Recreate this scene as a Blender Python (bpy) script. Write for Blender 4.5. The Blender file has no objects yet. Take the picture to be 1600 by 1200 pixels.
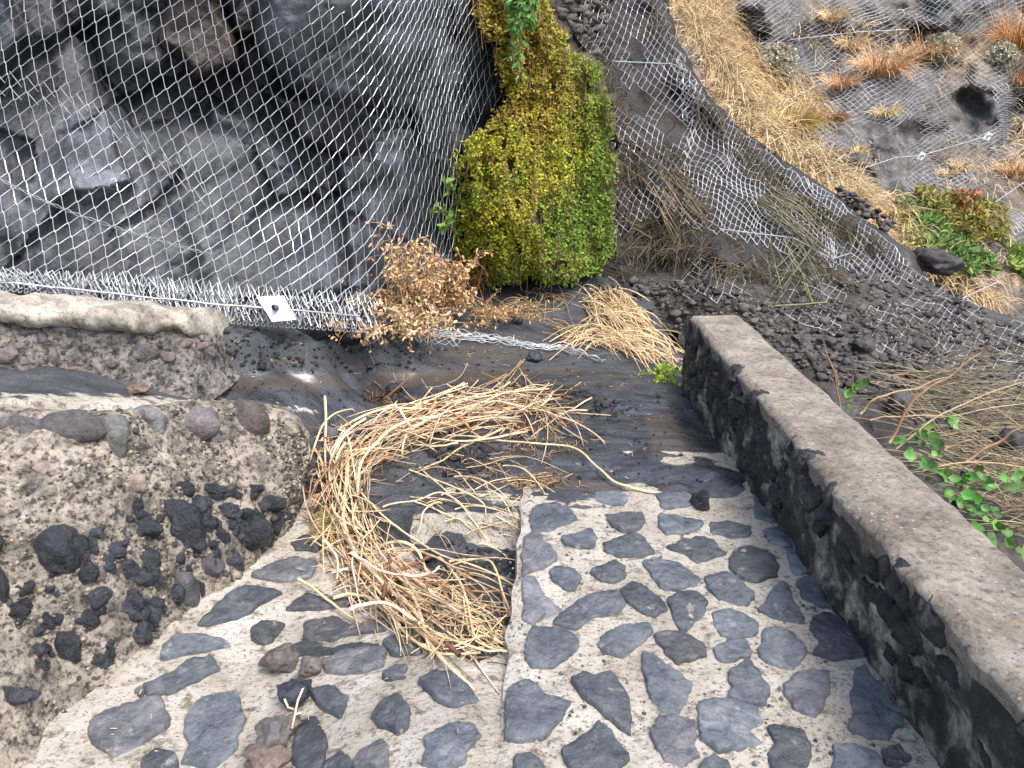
import bpy, bmesh, math, random
import numpy as np
from math import radians as R
random.seed(7); rng = np.random.default_rng(11)
S = bpy.context.scene
col = S.collection
# ------------------------------------------------------------------ camera
PITCH = R(18.3); H = 1.5; F = 1156.0
cd = bpy.data.cameras.new('camera'); cam = bpy.data.objects.new('camera', cd); col.objects.link(cam)
cam.location = (0, 0, H); cam.rotation_euler = (R(90) - PITCH, 0, 0)
cd.sensor_width = 36; cd.lens = 36 * F / 1600; cd.clip_start = .05; cd.clip_end = 300
S.camera = cam
# ------------------------------------------------------------------ light
SUN_EL = R(60); SUN_AZ = R(146)            # azimuth measured from +Y (view direction) clockwise to +X
w = bpy.data.worlds.new('World'); S.world = w; w.use_nodes = True
wn = w.node_tree; bg = wn.nodes['Background']
sky = wn.nodes.new('ShaderNodeTexSky'); sky.sky_type = 'NISHITA'; sky.sun_disc = False
sky.sun_elevation = SUN_EL; sky.sun_rotation = SUN_AZ; sky.dust_density = 4; sky.air_density = 1.0
wn.links.new(sky.outputs[0], bg.inputs[0]); bg.inputs[1].default_value = .15
sd = bpy.data.lights.new('sun', 'SUN'); sd.energy = 1.15; sd.angle = R(20); sd.color = (1, .96, .90)
sun = bpy.data.objects.new('sun', sd); col.objects.link(sun)
from mathutils import Vector
dirv = Vector((math.sin(SUN_AZ) * math.cos(SUN_EL), math.cos(SUN_AZ) * math.cos(SUN_EL), math.sin(SUN_EL)))
sun.rotation_euler = dirv.to_track_quat('Z', 'Y').to_euler()
S.view_settings.view_transform = 'Standard'; S.view_settings.look = 'None'
S.view_settings.exposure = 1.46; S.view_settings.gamma = 1
# ------------------------------------------------------------------ maths helpers
cp, sp = math.cos(PITCH), math.sin(PITCH)
CAM = np.array([0, 0, H])
def kz(P): return (P[1] * cp + (H - P[2]) * sp) / F
def ray(u, v):
    u = np.asarray(u, float); v = np.asarray(v, float)
    a = (u - 800) / F; b = (600 - v) / F
    return np.stack([a, cp + b * sp, -sp + b * cp], -1)
def Pd(u, v, Y):                     # the point of a sight line at the depth Y
    d = ray(u, v); return CAM + d * (np.asarray(Y, float) / d[..., 1])[..., None]
def Ph(u, v, h):                     # ... at the height h
    d = ray(u, v); return CAM + d * ((np.asarray(h, float) - H) / d[..., 2])[..., None]
def proj(P):
    P = np.asarray(P, float) - CAM
    z = P[..., 1] * cp - P[..., 2] * sp; y = P[..., 1] * sp + P[..., 2] * cp
    return 800 + F * P[..., 0] / z, 600 - F * y / z
def _h(ix, iy, iz, s):
    n = (ix * 374761393 + iy * 668265263 + iz * 2147483647 + s * 974711) & 0xffffffff
    n = ((n ^ (n >> 13)) * 1274126177) & 0xffffffff
    return ((n ^ (n >> 16)) & 0xffff) / 65535.0
def vnoise(p, s=0):
    p = np.asarray(p, float); i = np.floor(p).astype(np.int64); f = p - i; f = f * f * (3 - 2 * f)
    x, y, z = i[..., 0], i[..., 1], i[..., 2]; r = 0
    for a in (0, 1):
        for b in (0, 1):
            for c in (0, 1):
                r = r + _h(x + a, y + b, z + c, s) * (f[..., 0] if a else 1 - f[..., 0]) * (f[..., 1] if b else 1 - f[..., 1]) * (f[..., 2] if c else 1 - f[..., 2])
    return r * 2 - 1
def fbm(p, sc, o=4, s=0, g=.5):
    p = np.asarray(p, float) * sc; r = 0; a = 1
    for k in range(o):
        r = r + a * vnoise(p * 2 ** k + 17.3 * k, s + k); a *= g
    return r
def uvn(u, v, sc, o=3, s=0):
    return fbm(np.stack([np.asarray(u, float), np.asarray(v, float), np.zeros(np.shape(u))], -1), sc, o, s)
def ss(x, a, b):
    t = np.clip((np.asarray(x, float) - a) / (b - a), 0, 1); return t * t * (3 - 2 * t)
def rbf(pts, smooth=20.0):
    pts = np.array(pts, float); X = pts[:, :2]; y = pts[:, 2]
    def k(d): return np.sqrt(d * d + smooth ** 2)
    n = len(X); A = np.zeros((n + 3, n + 3)); d = np.linalg.norm(X[:, None] - X[None], axis=-1)
    A[:n, :n] = k(d); A[:n, n] = 1; A[:n, n + 1:] = X; A[n, :n] = 1; A[n + 1:, :n] = X.T
    wv = np.linalg.solve(A + np.eye(n + 3) * 1e-9, np.concatenate([y, [0, 0, 0]]))
    def f(a, b):
        a = np.asarray(a, float); b = np.asarray(b, float); r = wv[n] + wv[n + 1] * a + wv[n + 2] * b
        for i in range(n): r = r + wv[i] * k(np.hypot(a - X[i, 0], b - X[i, 1]))
        return r
    return f
def sdf(poly, u, v):                 # >0 inside
    P = np.array(poly, float); Q = np.roll(P, -1, 0); u = np.asarray(u, float); v = np.asarray(v, float)
    d = np.full(u.shape, 1e9); ins = np.zeros(u.shape, bool)
    for (x0, y0), (x1, y1) in zip(P, Q):
        ex, ey = x1 - x0, y1 - y0; t = np.clip(((u - x0) * ex + (v - y0) * ey) / (ex * ex + ey * ey + 1e-12), 0, 1)
        d = np.minimum(d, np.hypot(u - x0 - t * ex, v - y0 - t * ey))
        c = ((y0 > v) != (y1 > v)) & (u < (x1 - x0) * (v - y0) / (y1 - y0 + 1e-12) + x0); ins ^= c
    return np.where(ins, d, -d)
def inpoly(poly, n):
    P = np.array(poly, float); lo = P.min(0); hi = P.max(0); out = []
    while len(out) < n:
        q = lo + rng.random((max(64, n), 2)) * (hi - lo); m = sdf(poly, q[:, 0], q[:, 1]) > 0; out += list(q[m])
    return np.array(out[:n])
def interp(curve, x):
    c = np.array(curve, float); return np.interp(x, c[:, 0], c[:, 1])
# ------------------------------------------------------------------ mesh helpers
class MB:
    def __init__(s): s.V = []; s.Fq = []; s.C = []; s.M = []; s.n = 0
    def add(s, V, F, c=(1, 1, 1), m=0):
        V = np.asarray(V, float).reshape(-1, 3); F = np.asarray(F, int)
        s.V.append(V); s.Fq.append(F + s.n); s.n += len(V)
        c = np.asarray(c, float); s.C.append(np.broadcast_to(c, (len(V), 3)).copy()); s.M.append(np.full(len(F), m))
    def grid(s, P, c=(1, 1, 1), m=0, wrap=False):
        a, b = P.shape[:2]; i = np.arange(a * b).reshape(a, b)
        if wrap: i = np.concatenate([i, i[:, :1]], 1)
        F = np.stack([i[:-1, :-1], i[:-1, 1:], i[1:, 1:], i[1:, :-1]], -1).reshape(-1, 4)
        if np.ndim(c) == 3: c = np.asarray(c).reshape(-1, 3)
        s.add(P.reshape(-1, 3), F, c, m)
    def tube(s, P, r, c=(1, 1, 1), k=4, m=0):
        P = np.asarray(P, float); n = len(P); r = np.broadcast_to(np.asarray(r, float), (n,))
        T = np.gradient(P, axis=0); T /= np.linalg.norm(T, axis=1)[:, None] + 1e-9
        ref = np.array([.31, .17, .93]) if abs(T[0, 2]) < .9 else np.array([1., .1, 0])
        A = np.cross(T, ref); A /= np.linalg.norm(A, axis=1)[:, None] + 1e-9; B = np.cross(T, A)
        th = np.arange(k) * 2 * math.pi / k
        ring = P[:, None] + r[:, None, None] * (np.cos(th)[None, :, None] * A[:, None] + np.sin(th)[None, :, None] * B[:, None])
        if np.ndim(c) == 2: c = np.repeat(np.asarray(c), k, 0)
        s.grid(ring, (1, 1, 1), m, wrap=True); s.C[-1][:] = c
        if k > 3:
            b = s.n - n * k; s.Fq.append(np.array([[b + j for j in range(4)]])); s.Fq.append(np.array([[s.n - 1 - j for j in range(4)]])); s.M += [np.array([m]), np.array([m])]
    def segs(s, A, B, r, c=(1, 1, 1), k=3, m=0):
        A = np.asarray(A, float); B = np.asarray(B, float); T = B - A; T /= np.linalg.norm(T, axis=1)[:, None] + 1e-9
        ref = np.tile([.31, .12, .94], (len(A), 1)); ref[np.abs(T[:, 2]) > .9] = [1, .1, 0]
        X = np.cross(T, ref); X /= np.linalg.norm(X, axis=1)[:, None]; Y = np.cross(T, X); r = np.broadcast_to(np.asarray(r, float), (len(A),))
        th = np.arange(k) * 2 * math.pi / k
        o = r[:, None, None] * (np.cos(th)[None, :, None] * X[:, None] + np.sin(th)[None, :, None] * Y[:, None])
        V = np.concatenate([A[:, None] + o, B[:, None] + o], 1); base = np.arange(len(A))[:, None, None] * 2 * k
        j = np.arange(k); F = np.stack([j, (j + 1) % k, (j + 1) % k + k, j + k], -1)[None] + base
        if np.ndim(c) == 2: c = np.repeat(np.asarray(c), 2 * k, 0)
        s.add(V.reshape(-1, 3), F.reshape(-1, 4), c, m)
    def leaves(s, P, D, N, L, W, c, m=0, fold=.15):     # pointed leaf of two quads
        P = np.asarray(P, float); n = len(P); D = D / (np.linalg.norm(D, axis=1)[:, None] + 1e-9)
        X = np.cross(D, N); X /= np.linalg.norm(X, axis=1)[:, None] + 1e-9; N = np.cross(X, D)
        L = np.broadcast_to(np.asarray(L, float), (n,))[:, None]; W = np.broadcast_to(np.asarray(W, float), (n,))[:, None]
        V = np.stack([P, P + D * L * .35 + X * W, P + D * L * .75 + X * W * .7, P + D * L, P + D * L * .75 - X * W * .7, P + D * L * .35 - X * W, P + D * L * .55 - N * W * fold * 2], 1)
        F = np.array([[0, 1, 2, 6], [6, 2, 3, 6], [0, 6, 4, 5], [6, 3, 4, 6]])
        F = np.array([[0, 1, 2, 6], [0, 6, 4, 5]]); T = np.array([[6, 2, 3], [6, 3, 4]])
        b = np.arange(n)[:, None, None] * 7
        cc = np.repeat(np.asarray(c, float), 7, 0) if np.ndim(c) == 2 else c
        s.add(V.reshape(-1, 3), (F[None] + b).reshape(-1, 4), cc, m)
        s.Fq.append((T[None] + b).reshape(-1, 3) + s.n - 7 * n); s.M.append(np.full(2 * n, m))
    def build(s, name, mats, parent=None, smooth=True, kind=None):
        me = bpy.data.meshes.new(name); V = np.concatenate(s.V)
        org = np.zeros(3)
        if parent is not None: org = np.array(parent.location)
        V = V - org
        loops = np.concatenate([f.reshape(-1) for f in s.Fq]); tot = np.concatenate([np.full(len(f), f.shape[1]) for f in s.Fq])
        me.vertices.add(len(V)); me.vertices.foreach_set('co', V.reshape(-1))
        me.loops.add(len(loops)); me.loops.foreach_set('vertex_index', loops)
        me.polygons.add(len(tot)); me.polygons.foreach_set('loop_start', np.concatenate([[0], np.cumsum(tot)[:-1]])); me.polygons.foreach_set('loop_total', tot)
        me.polygons.foreach_set('material_index', np.concatenate(s.M))
        me.polygons.foreach_set('use_smooth', np.full(len(tot), smooth))
        me.update(calc_edges=True); me.validate()
        if len(me.vertices) == len(V):
            a = me.color_attributes.new('Col', 'FLOAT_COLOR', 'POINT')
            a.data.foreach_set('color', np.concatenate([np.concatenate(s.C), np.ones((len(V), 1))], 1).reshape(-1))
        for m_ in (mats if isinstance(mats, (list, tuple)) else [mats]): me.materials.append(m_)
        o = bpy.data.objects.new(name, me); col.objects.link(o)
        if parent is not None: o.parent = parent
        if kind: o['kind'] = kind
        return o
def tag(o, label=None, cat=None, group=None, kind=None):
    if label: o['label'] = label
    if cat: o['category'] = cat
    if group: o['group'] = group
    if kind: o['kind'] = kind
    return o
def empty(name, loc, label, cat, group=None):
    o = bpy.data.objects.new(name, None); o.empty_display_size = .05; col.objects.link(o); o.location = [float(x) for x in loc]
    return tag(o, label, cat, group)
class Surf:                          # a relief surface with lookup by sight line
    def __init__(s, P):
        s.P = P; a = P.reshape(-1, 3); s.f = a; s.u, s.v = proj(a)
        gu = np.gradient(P, axis=1); gv = np.gradient(P, axis=0); n = np.cross(gu, gv); n /= np.linalg.norm(n, axis=-1)[..., None] + 1e-9
        n *= np.where((n * (CAM - P)).sum(-1) < 0, -1, 1)[..., None]; s.N = n.reshape(-1, 3)
    def idx(s, u, v):
        u = np.atleast_1d(u).astype(float); v = np.atleast_1d(v).astype(float); out = np.zeros(len(u), int)
        for i0 in range(0, len(u), 400):
            d = (u[i0:i0 + 400, None] - s.u[None]) ** 2 + (v[i0:i0 + 400, None] - s.v[None]) ** 2; out[i0:i0 + 400] = d.argmin(1)
        return out
    def at(s, u, v, off=0.0):
        """exact sight line, depth of the nearest vertex, minus an offset toward the viewer"""
        i = s.idx(u, v); return Pd(np.atleast_1d(u), np.atleast_1d(v), s.f[i, 1] - off)
    def nrm(s, u, v): return s.N[s.idx(u, v)]
# ------------------------------------------------------------------ materials
def nodes(name):
    m = bpy.data.materials.new(name); m.use_nodes = True; nt = m.node_tree
    return m, nt, nt.nodes['Principled BSDF']
def N(nt, t, **k):
    n = nt.nodes.new(t)
    for a, b in k.items():
        if a.startswith('_'): setattr(n, a[1:], b)
        else:
            i = n.inputs[int(a[1:])] if a[0] == 'i' and a[1:].isdigit() else n.inputs[a.replace('__', ' ')]
            if hasattr(b, 'is_output'): nt.links.new(b, i)
            else: i.default_value = b
    return n
def noise(nt, vec, sc, det=6, rough=.6, dist=0):
    return N(nt, 'ShaderNodeTexNoise', Vector=vec, Scale=sc, Detail=det, Roughness=rough, Distortion=dist).outputs['Fac']
def ramp(nt, fac, stops):
    n = N(nt, 'ShaderNodeValToRGB', Fac=fac); e = n.color_ramp.elements
    while len(e) < len(stops): e.new(.5)
    for x, (p, c) in zip(e, stops): x.position = p; x.color = (*c, 1) if len(c) == 3 else c
    return n.outputs[0]
def g(x): return (x, x, x)
def mix(nt, f, a, b, mode='MIX'):
    n = nt.nodes.new('ShaderNodeMix'); n.data_type = 'RGBA'; n.blend_type = mode
    for i, x in ((0, f), (6, a), (7, b)):
        if hasattr(x, 'is_output'): nt.links.new(x, n.inputs[i])
        else: n.inputs[i].default_value = x if i == 0 else ((*x, 1) if len(x) == 3 else x)
    return n.outputs[2]
def math_(nt, op, a, b=0.0, c=0.0, clamp=False):
    n = N(nt, 'ShaderNodeMath', _operation=op, _use_clamp=clamp, i0=a, i1=b)
    if op in ('MULTIPLY_ADD',):
        if hasattr(c, 'is_output'): nt.links.new(c, n.inputs[2])
        else: n.inputs[2].default_value = c
    return n.outputs[0]
def vec(nt, sc=(1, 1, 1), rot=(0, 0, 0)):
    t = nt.nodes.new('ShaderNodeTexCoord')
    return N(nt, 'ShaderNodeMapping', Vector=t.outputs['Object'], Scale=sc, Rotation=rot).outputs[0]
def bump(nt, h, st, dist, prev=None):
    n = N(nt, 'ShaderNodeBump', Height=h, Strength=st, Distance=dist)
    if prev is not None: nt.links.new(prev, n.inputs['Normal'])
    return n.outputs[0]
def attr(nt, name='Col'): return N(nt, 'ShaderNodeAttribute', _attribute_name=name).outputs['Color']
def attrf(nt, name): return N(nt, 'ShaderNodeAttribute', _attribute_name=name).outputs['Fac']

def rocky(name, stops, sc=6, rough=(.45, .8), bs=.6, bd=.01, usecol=False, fine=60, fstops=((.3, g(.55)), (.6, g(1.1))), stretch=(1, 1, 1), pits=0, spec=.5):
    m, nt, b = nodes(name); v = vec(nt, stretch)
    c = ramp(nt, noise(nt, v, sc, 9, .62), stops)
    c = mix(nt, 1, c, ramp(nt, noise(nt, v, fine, 4, .7), fstops), 'MULTIPLY')
    if usecol: c = mix(nt, 1, c, attr(nt), 'MULTIPLY')
    h = noise(nt, v, sc * 3, 10, .65); nb = bump(nt, h, bs, bd)
    nb = bump(nt, noise(nt, v, fine * 2, 5, .7), bs * .6, bd * .25, nb)
    if pits:
        vo = N(nt, 'ShaderNodeTexVoronoi', Vector=v, Scale=pits, Randomness=1.0).outputs['Distance']
        pr = ramp(nt, vo, ((.05, g(0)), (.28, g(1)))); gate = ramp(nt, noise(nt, v, pits * .22, 3), ((.45, g(0)), (.55, g(1))))
        pm = mix(nt, gate, g(1), pr); c = mix(nt, 1, c, mix(nt, pm, (.35, .33, .3), g(1)), 'MULTIPLY'); nb = bump(nt, pm, .5, bd * .6, nb)
    rr = ramp(nt, noise(nt, v, sc * .8, 5), ((.35, g(rough[0])), (.65, g(rough[1]))))
    nt.links.new(c, b.inputs['Base Color']); nt.links.new(rr, b.inputs['Roughness']); nt.links.new(nb, b.inputs['Normal'])
    b.inputs['Specular IOR Level'].default_value = spec
    return m
M = {}
M['pave_stone'] = rocky('paving_basalt', ((.3, (.060, .072, .085)), (.5, (.10, .117, .135)), (.72, (.17, .187, .20))), 9, (.34, .62), .9, .02, True, 38)
m = M['pave_stone']; nt = m.node_tree; b = nt.nodes['Principled BSDF']; l_ = b.inputs['Base Color'].links[0].from_socket; v = vec(nt)
sm_ = ramp(nt, noise(nt, v, 13, 8, .7), ((.60, g(0)), (.67, g(.75)))); nt.links.new(mix(nt, sm_, l_, (.30, .285, .255)), b.inputs['Base Color'])
M['wet_rock'] = rocky('wet_lava_rock', ((.3, (.010, .012, .016)), (.6, (.035, .041, .052)), (.8, (.09, .10, .12))), 14, (.15, .4), 1, .03, True, 60, spec=.6)
M['dry_rock'] = rocky('dull_lava_rock', ((.3, (.048, .046, .044)), (.7, (.135, .128, .12))), 14, (.6, .9), .9, .015, True, 70)
M['mortar_old'] = rocky('pitted_mortar_plain', ((.25, (.17, .145, .11)), (.42, (.35, .31, .25)), (.7, (.50, .46, .39))), 3.5, (.5, .85), .9, .016, False, 48, ((.36, g(.42)), (.48, g(1))), pits=46)
def mortar_mat():
    m, nt, b = nodes('pitted_mortar'); v = vec(nt); vs_ = vec(nt, (1, 1.25, 1), (0, 0, R(12)))
    c = mortar_col(nt, v, vs_); c2, pit = c
    nb = bump(nt, noise(nt, v, 14, 9, .66), .8, .02); nb = bump(nt, noise(nt, v, 75, 5, .75), .9, .006, nb); nb = bump(nt, pit, .7, .01, nb)
    nt.links.new(c2, b.inputs['Base Color']); nt.links.new(nb, b.inputs['Normal']); nt.links.new(ramp(nt, noise(nt, v, 3, 4), ((.4, g(.5)), (.6, g(.85)))), b.inputs['Roughness']); return m
def mortar_col(nt, v, vs_):
    c = ramp(nt, noise(nt, v, 3.5, 9, .66), ((.25, (.17, .145, .11)), (.4, (.32, .29, .24)), (.62, (.45, .425, .37)), (.8, (.53, .51, .46))))
    c = mix(nt, 1, c, ramp(nt, noise(nt, vs_, 60, 5, .75), ((.36, g(.30)), (.47, g(1)))), 'MULTIPLY')
    c = mix(nt, 1, c, ramp(nt, noise(nt, vs_, 17, 6, .7), ((.36, (.42, .38, .34)), (.46, g(1)))), 'MULTIPLY')
    pit = ramp(nt, N(nt, 'ShaderNodeTexVoronoi', Vector=vs_, Scale=70.0, Randomness=1.0).outputs['Distance'], ((.08, g(0)), (.26, g(1))))
    gate = ramp(nt, noise(nt, v, 11, 4, .6), ((.46, g(0)), (.56, g(1)))); pm = mix(nt, gate, g(1), pit)
    return mix(nt, 1, c, mix(nt, pm, (.22, .2, .18), g(1)), 'MULTIPLY'), pm
M['mortar'] = mortar_mat()
M['rubble'] = rocky('weathered_rubble_mortar', ((.27, (.045, .044, .042)), (.38, (.15, .135, .115)), (.5, (.33, .29, .235)), (.68, (.50, .44, .36))), 8, (.4, .9), 1, .05, True, 38, ((.38, g(.16)), (.54, g(1.1))), pits=30)
M['coping'] = rocky('lichened_coping', ((.3, (.10, .09, .07)), (.45, (.27, .245, .20)), (.7, (.50, .47, .40))), 9, (.6, .9), .7, .01, True, 60, ((.35, g(.5)), (.5, g(1))), pits=0)
M['wall_side'] = rocky('dark_stained_wall_side', ((.38, (.010, .011, .013)), (.48, (.035, .033, .028)), (.55, (.17, .155, .125)), (.68, (.48, .45, .37))), 7, (.45, .85), 1, .03, True, 40, ((.3, g(.4)), (.6, g(1.1))))
M['cliff'] = rocky('basalt_cliff', ((.32, (.013, .014, .016)), (.5, (.042, .045, .052)), (.7, (.12, .128, .145))), 3, (.25, .6), .7, .03, True, 40, ((.3, g(.6)), (.6, g(1.1))))
M['ash_slope'] = rocky('dark_ash_slope', ((.3, (.022, .0205, .019)), (.5, (.05, .047, .042)), (.7, (.10, .094, .085))), 5, (.6, .95), 1, .03, True, 45, ((.35, g(.35)), (.55, g(1.1))))
def colmat(name, rough=.7, var=.35, sc=40, trans=0, spec=.35):
    m, nt, b = nodes(name); v = vec(nt)
    c = mix(nt, 1, attr(nt), ramp(nt, noise(nt, v, sc, 3), ((.3, g(1 - var)), (.7, g(1 + var * .4)))), 'MULTIPLY')
    nt.links.new(c, b.inputs['Base Color']); b.inputs['Roughness'].default_value = rough; b.inputs['Specular IOR Level'].default_value = spec
    if trans:
        t = N(nt, 'ShaderNodeBsdfTranslucent', Color=c); ms = N(nt, 'ShaderNodeMixShader', Fac=trans)
        nt.links.new(b.outputs[0], ms.inputs[1]); nt.links.new(t.outputs[0], ms.inputs[2]); nt.links.new(ms.outputs[0], nt.nodes['Material Output'].inputs[0])
    return m
M['leaf'] = colmat('leaf', .5, .3, 30, .25)
M['straw'] = colmat('dry_straw', .55, .35, 60)
M['root'] = colmat('matted_roots', .9, .3, 60)
M['branch'] = colmat('bark', .75, .35, 50)
def steel(name, c, metal, rough):
    m, nt, b = nodes(name); v = vec(nt)
    cc = ramp(nt, noise(nt, v, 25, 4), ((.3, tuple(x * .55 for x in c)), (.7, c)))
    nt.links.new(cc, b.inputs['Base Color']); b.inputs['Metallic'].default_value = metal; b.inputs['Roughness'].default_value = rough
    return m
M['wire'] = steel('galvanised_wire', (.53, .55, .57), .35, .45)
M['wire_dull'] = steel('weathered_wire', (.36, .38, .40), .3, .5)
M['plate'] = steel('galvanised_plate', (.78, .79, .79), .25, .45)
M['bolt'] = steel('dark_bolt', (.14, .15, .16), .6, .5)
# ------------------------------------------------------------------ lumps (stone shapes)
_ico = {}
def ico(sub):
    if sub not in _ico:
        bm = bmesh.new(); bmesh.ops.create_icosphere(bm, subdivisions=sub, radius=1)
        _ico[sub] = (np.array([v.co[:] for v in bm.verts]), np.array([[v.index for v in f.verts] for f in bm.faces])); bm.free()
    return _ico[sub]
def lump(mb, c, r, seed, sub=3, c_=(1, 1, 1), mi=0, rough=.25, flat=4, rot=None):
    V, Fc = ico(sub); rs = np.random.default_rng(seed); V = V.copy()
    for k in range(flat):
        n = rs.normal(size=3); n /= np.linalg.norm(n); d = V @ n; h = rs.uniform(.45, .8); V = V - n[None] * (np.maximum(d - h, 0) * .9)[:, None]
    V = V * (1 + rough * fbm(V + seed * 3.7, 1.6, 4, seed % 50))[:, None]
    a = rs.uniform(0, 6.28); ca, sa = math.cos(a), math.sin(a)
    if rot is None: V = V @ np.array([[ca, -sa, 0], [sa, ca, 0], [0, 0, 1]])
    mb.add(np.asarray(c) + V * np.asarray(r), Fc, c_, mi)
# ------------------------------------------------------------------ ground height
def c3(u, v, h): p = Ph(u, v, h); return (p[0], p[1], h)
gctl = [c3(*t) for t in [(-300, 592, .62), (0, 592, .55), (200, 592, .46), (350, 562, .42), (-300, 640, .6), (0, 640, .55), (200, 640, .45), (400, 638, .33),
    (470, 665, .18), (520, 700, .02), (600, 720, -.01), (500, 770, -.02), (560, 640, .08), (620, 640, .05), (700, 640, .03), (800, 740, 0), (900, 760, 0), (1050, 760, 0), (900, 700, .01), (1050, 690, 0), (1150, 760, 0),
    (1050, 610, .01), (450, 596, .30), (700, 590, .06), (850, 600, .02), (450, 557, .38), (450, 505, .55), (350, 505, .60), (560, 510, .38), (560, 550, .22), (640, 520, .24),
    (700, 545, .12), (700, 500, .24), (850, 560, .04), (850, 500, .14), (850, 450, .27), (760, 470, .28), (950, 440, .25), (1000, 500, .08), (1000, 560, .02), (1060, 470, .15), (1160, 520, -.05), (1200, 640, -.25), (1400, 900, -.35),
    (0, 468, .74), (200, 480, .69), (0, 436, .80), (200, 452, .74), (-300, 470, .8), (400, 470, .66), (-500, 640, .65)]]
G = rbf(gctl, .12)
XE = lambda y: np.interp(y, [0, 1.61, 2.86, 3.2], [-.06, -.035, .041, .05])
def zl(x, y):
    return -.16 * ss(y, 1.5, 2.7) * ss(x, -1.3, -.3) - .26 * ss(-x, .1, 1.05) * (1 - .45 * ss(y, 1.6, 3)) - .006
def ground_z(x, y):
    x = np.asarray(x, float); y = np.asarray(y, float)
    p = np.stack([x, y, x * 0], -1)
    n = fbm(p, 3, 4, 3) * .012 + fbm(p, 14, 3, 5, .5) * .0035 - np.abs(fbm(p * [1, 2.2, 1], 5, 3, 51)) * .009
    gz = G(x, y); cap_ = .33 + .45 * ss(-x, .95, 2.3) + .02 * y; gz = np.where(gz > cap_ - .04, cap_ - .04 + .04 * np.tanh((gz - cap_ + .04) / .04), gz) + n
    fan = ss(y + .25 * fbm(p * [1, .5, 1], 2.2, 3, 31), 2.72, 3.12); gz = gz + .016 * fan * ss(x, 0, .1) * (1 - ss(y, 3.3, 3.9))                       # ash thins out over the paving
    gz = gz - .03 * (1 - fan) * ss(x, XE(y) - .02, XE(y) + .02) + fbm(p * [1, 1.8, 1], 4, 4, 9, .6) * .014 * ss(x, .0, .1) * (1 - ss(y, 3.1, 3.8))
    yr = np.interp(x, [-1.85, -1.5, -1.25, -1.0, -.88, -.75, -.6, 0], [2.68, 2.92, 3.13, 3.3, 3.3, 3.08, 2.9, 2.78]) + fbm(p, 4, 3, 8) * .03; k = ss(y, yr - .05, yr + .05)
    left = zl(x, y) + n * .5
    out = left * (1 - k) + gz * k
    out = np.where((x > XE(y) + .03) & (y < 2.75), -.06, out)
    # outside the parapet the ground falls away
    out = np.where(x > 1.25, np.minimum(out, -.1 - .5 * ss(x, 1.25, 1.6) * ss(-y, -5.2, -4.2)), out)
    return out
us = np.arange(-420, 1500, 5.0); vs = np.concatenate([np.arange(425, 700, 2.5), np.arange(700, 900, 4), np.arange(900, 1420, 6)])[::-1]
U, V = np.meshgrid(us, vs); B0 = Ph(U, V, -.1 + .5 * ss(V, 640, 430) * 0); GX, GY = B0[..., 0], B0[..., 1]
# regrid in world so that the sheet is even: rows of y, columns of x fanning out
ys = B0[:, 0, 1]; 
ys = np.concatenate([np.arange(.5, 2.6, .02), np.arange(2.6, 4.4, .011), np.arange(4.4, 7.6, .03)])
tt = np.linspace(-.98, .62, 330); GX = tt[None] * (ys[:, None] * .98 + .25); GY = np.repeat(ys[:, None], len(tt), 1)
GZ = ground_z(GX, GY); GP = np.stack([GX, GY, GZ], -1); ground = Surf(GP)
def gmask(polys, w=8, u=None, v=None):
    u = ground.u if u is None else u; v = ground.v if v is None else v; r = np.full(u.shape, -99.)
    for p in polys: r = np.maximum(r, sdf(p, u, v))
    return np.clip(r / w * .5 + .5, 0, 1)
gb = MB(); gb.grid(GP)
# paint real material zones: R = exposed pale mortar, G = glossy water film, B = brown silt
mort = gmask([[(-400, 606), (150, 606), (330, 616), (520, 632), (500, 655), (300, 655), (0, 690), (-400, 690)]], 26) * .70
mort = np.maximum(mort, gmask([[(-1200, 1600), (-300, 1100), (100, 1060), (230, 960), (400, 860), (455, 790), (500, 770), (560, 860), (640, 860), (690, 950), (700, 1000), (745, 1035), (815, 880), (830, 1600)]], 12))
mort = np.maximum(mort, gmask([[(640, 800), (815, 796), (815, 868), (640, 850)]], 10) * .85)
mort = np.maximum(mort, gmask([[(670, 745), (760, 755), (850, 775), (940, 765), (1060, 775), (1200, 770), (1150, 810), (800, 800), (690, 780)]], 20) * .62)
mort = np.maximum(mort, gmask([[(895, 583), (960, 588), (950, 596), (900, 593)]], 10) * .62)
lowp = (ground.v > 830) & (ground.v < 1150)
mort = mort - np.where(lowp, np.clip(uvn(ground.u, ground.v * 2, 1 / 70, 4, 505) + .15, 0, 1) * .75 * ss(-ground.v, -1150, -1000) * ss(ground.u, 330, 480), 0)
wet = np.maximum(gmask([[(300, 596), (420, 585), (640, 590), (760, 584), (960, 585), (1060, 640), (1150, 730), (1180, 780), (1000, 770), (850, 720), (700, 690), (560, 640), (420, 625)]], 22), gmask([[(1000, 640), (1060, 640), (1090, 720), (1060, 745), (1010, 700)]], 10))
wet = np.maximum(wet, gmask([[(480, 830), (640, 850), (800, 870), (800, 1000), (650, 1000), (600, 960), (500, 960)]], 20) * .6)
brn = np.maximum(gmask([[(300, 596), (400, 585), (700, 576), (900, 570), (940, 578), (760, 598), (560, 612), (330, 612)], [(1000, 650), (1050, 640), (1085, 700), (1070, 740), (1020, 710)], [(830, 715), (900, 745), (980, 760), (1090, 762), (1000, 775), (880, 765)]], 8), gmask([[(640, 570), (700, 530), (830, 535), (900, 565), (760, 578)], [(330, 560), (560, 545), (650, 565), (420, 582)]], 12) * .8)
gb.C = [np.stack([mort, wet, brn], -1)]
m, nt, b = nodes('ash_ground'); v = vec(nt); vs_ = vec(nt, (1, 2.6, 1), (0, 0, R(14)))
sep = N(nt, 'ShaderNodeSeparateColor', i0=attr(nt)); mr, mw, mbn = sep.outputs
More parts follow.
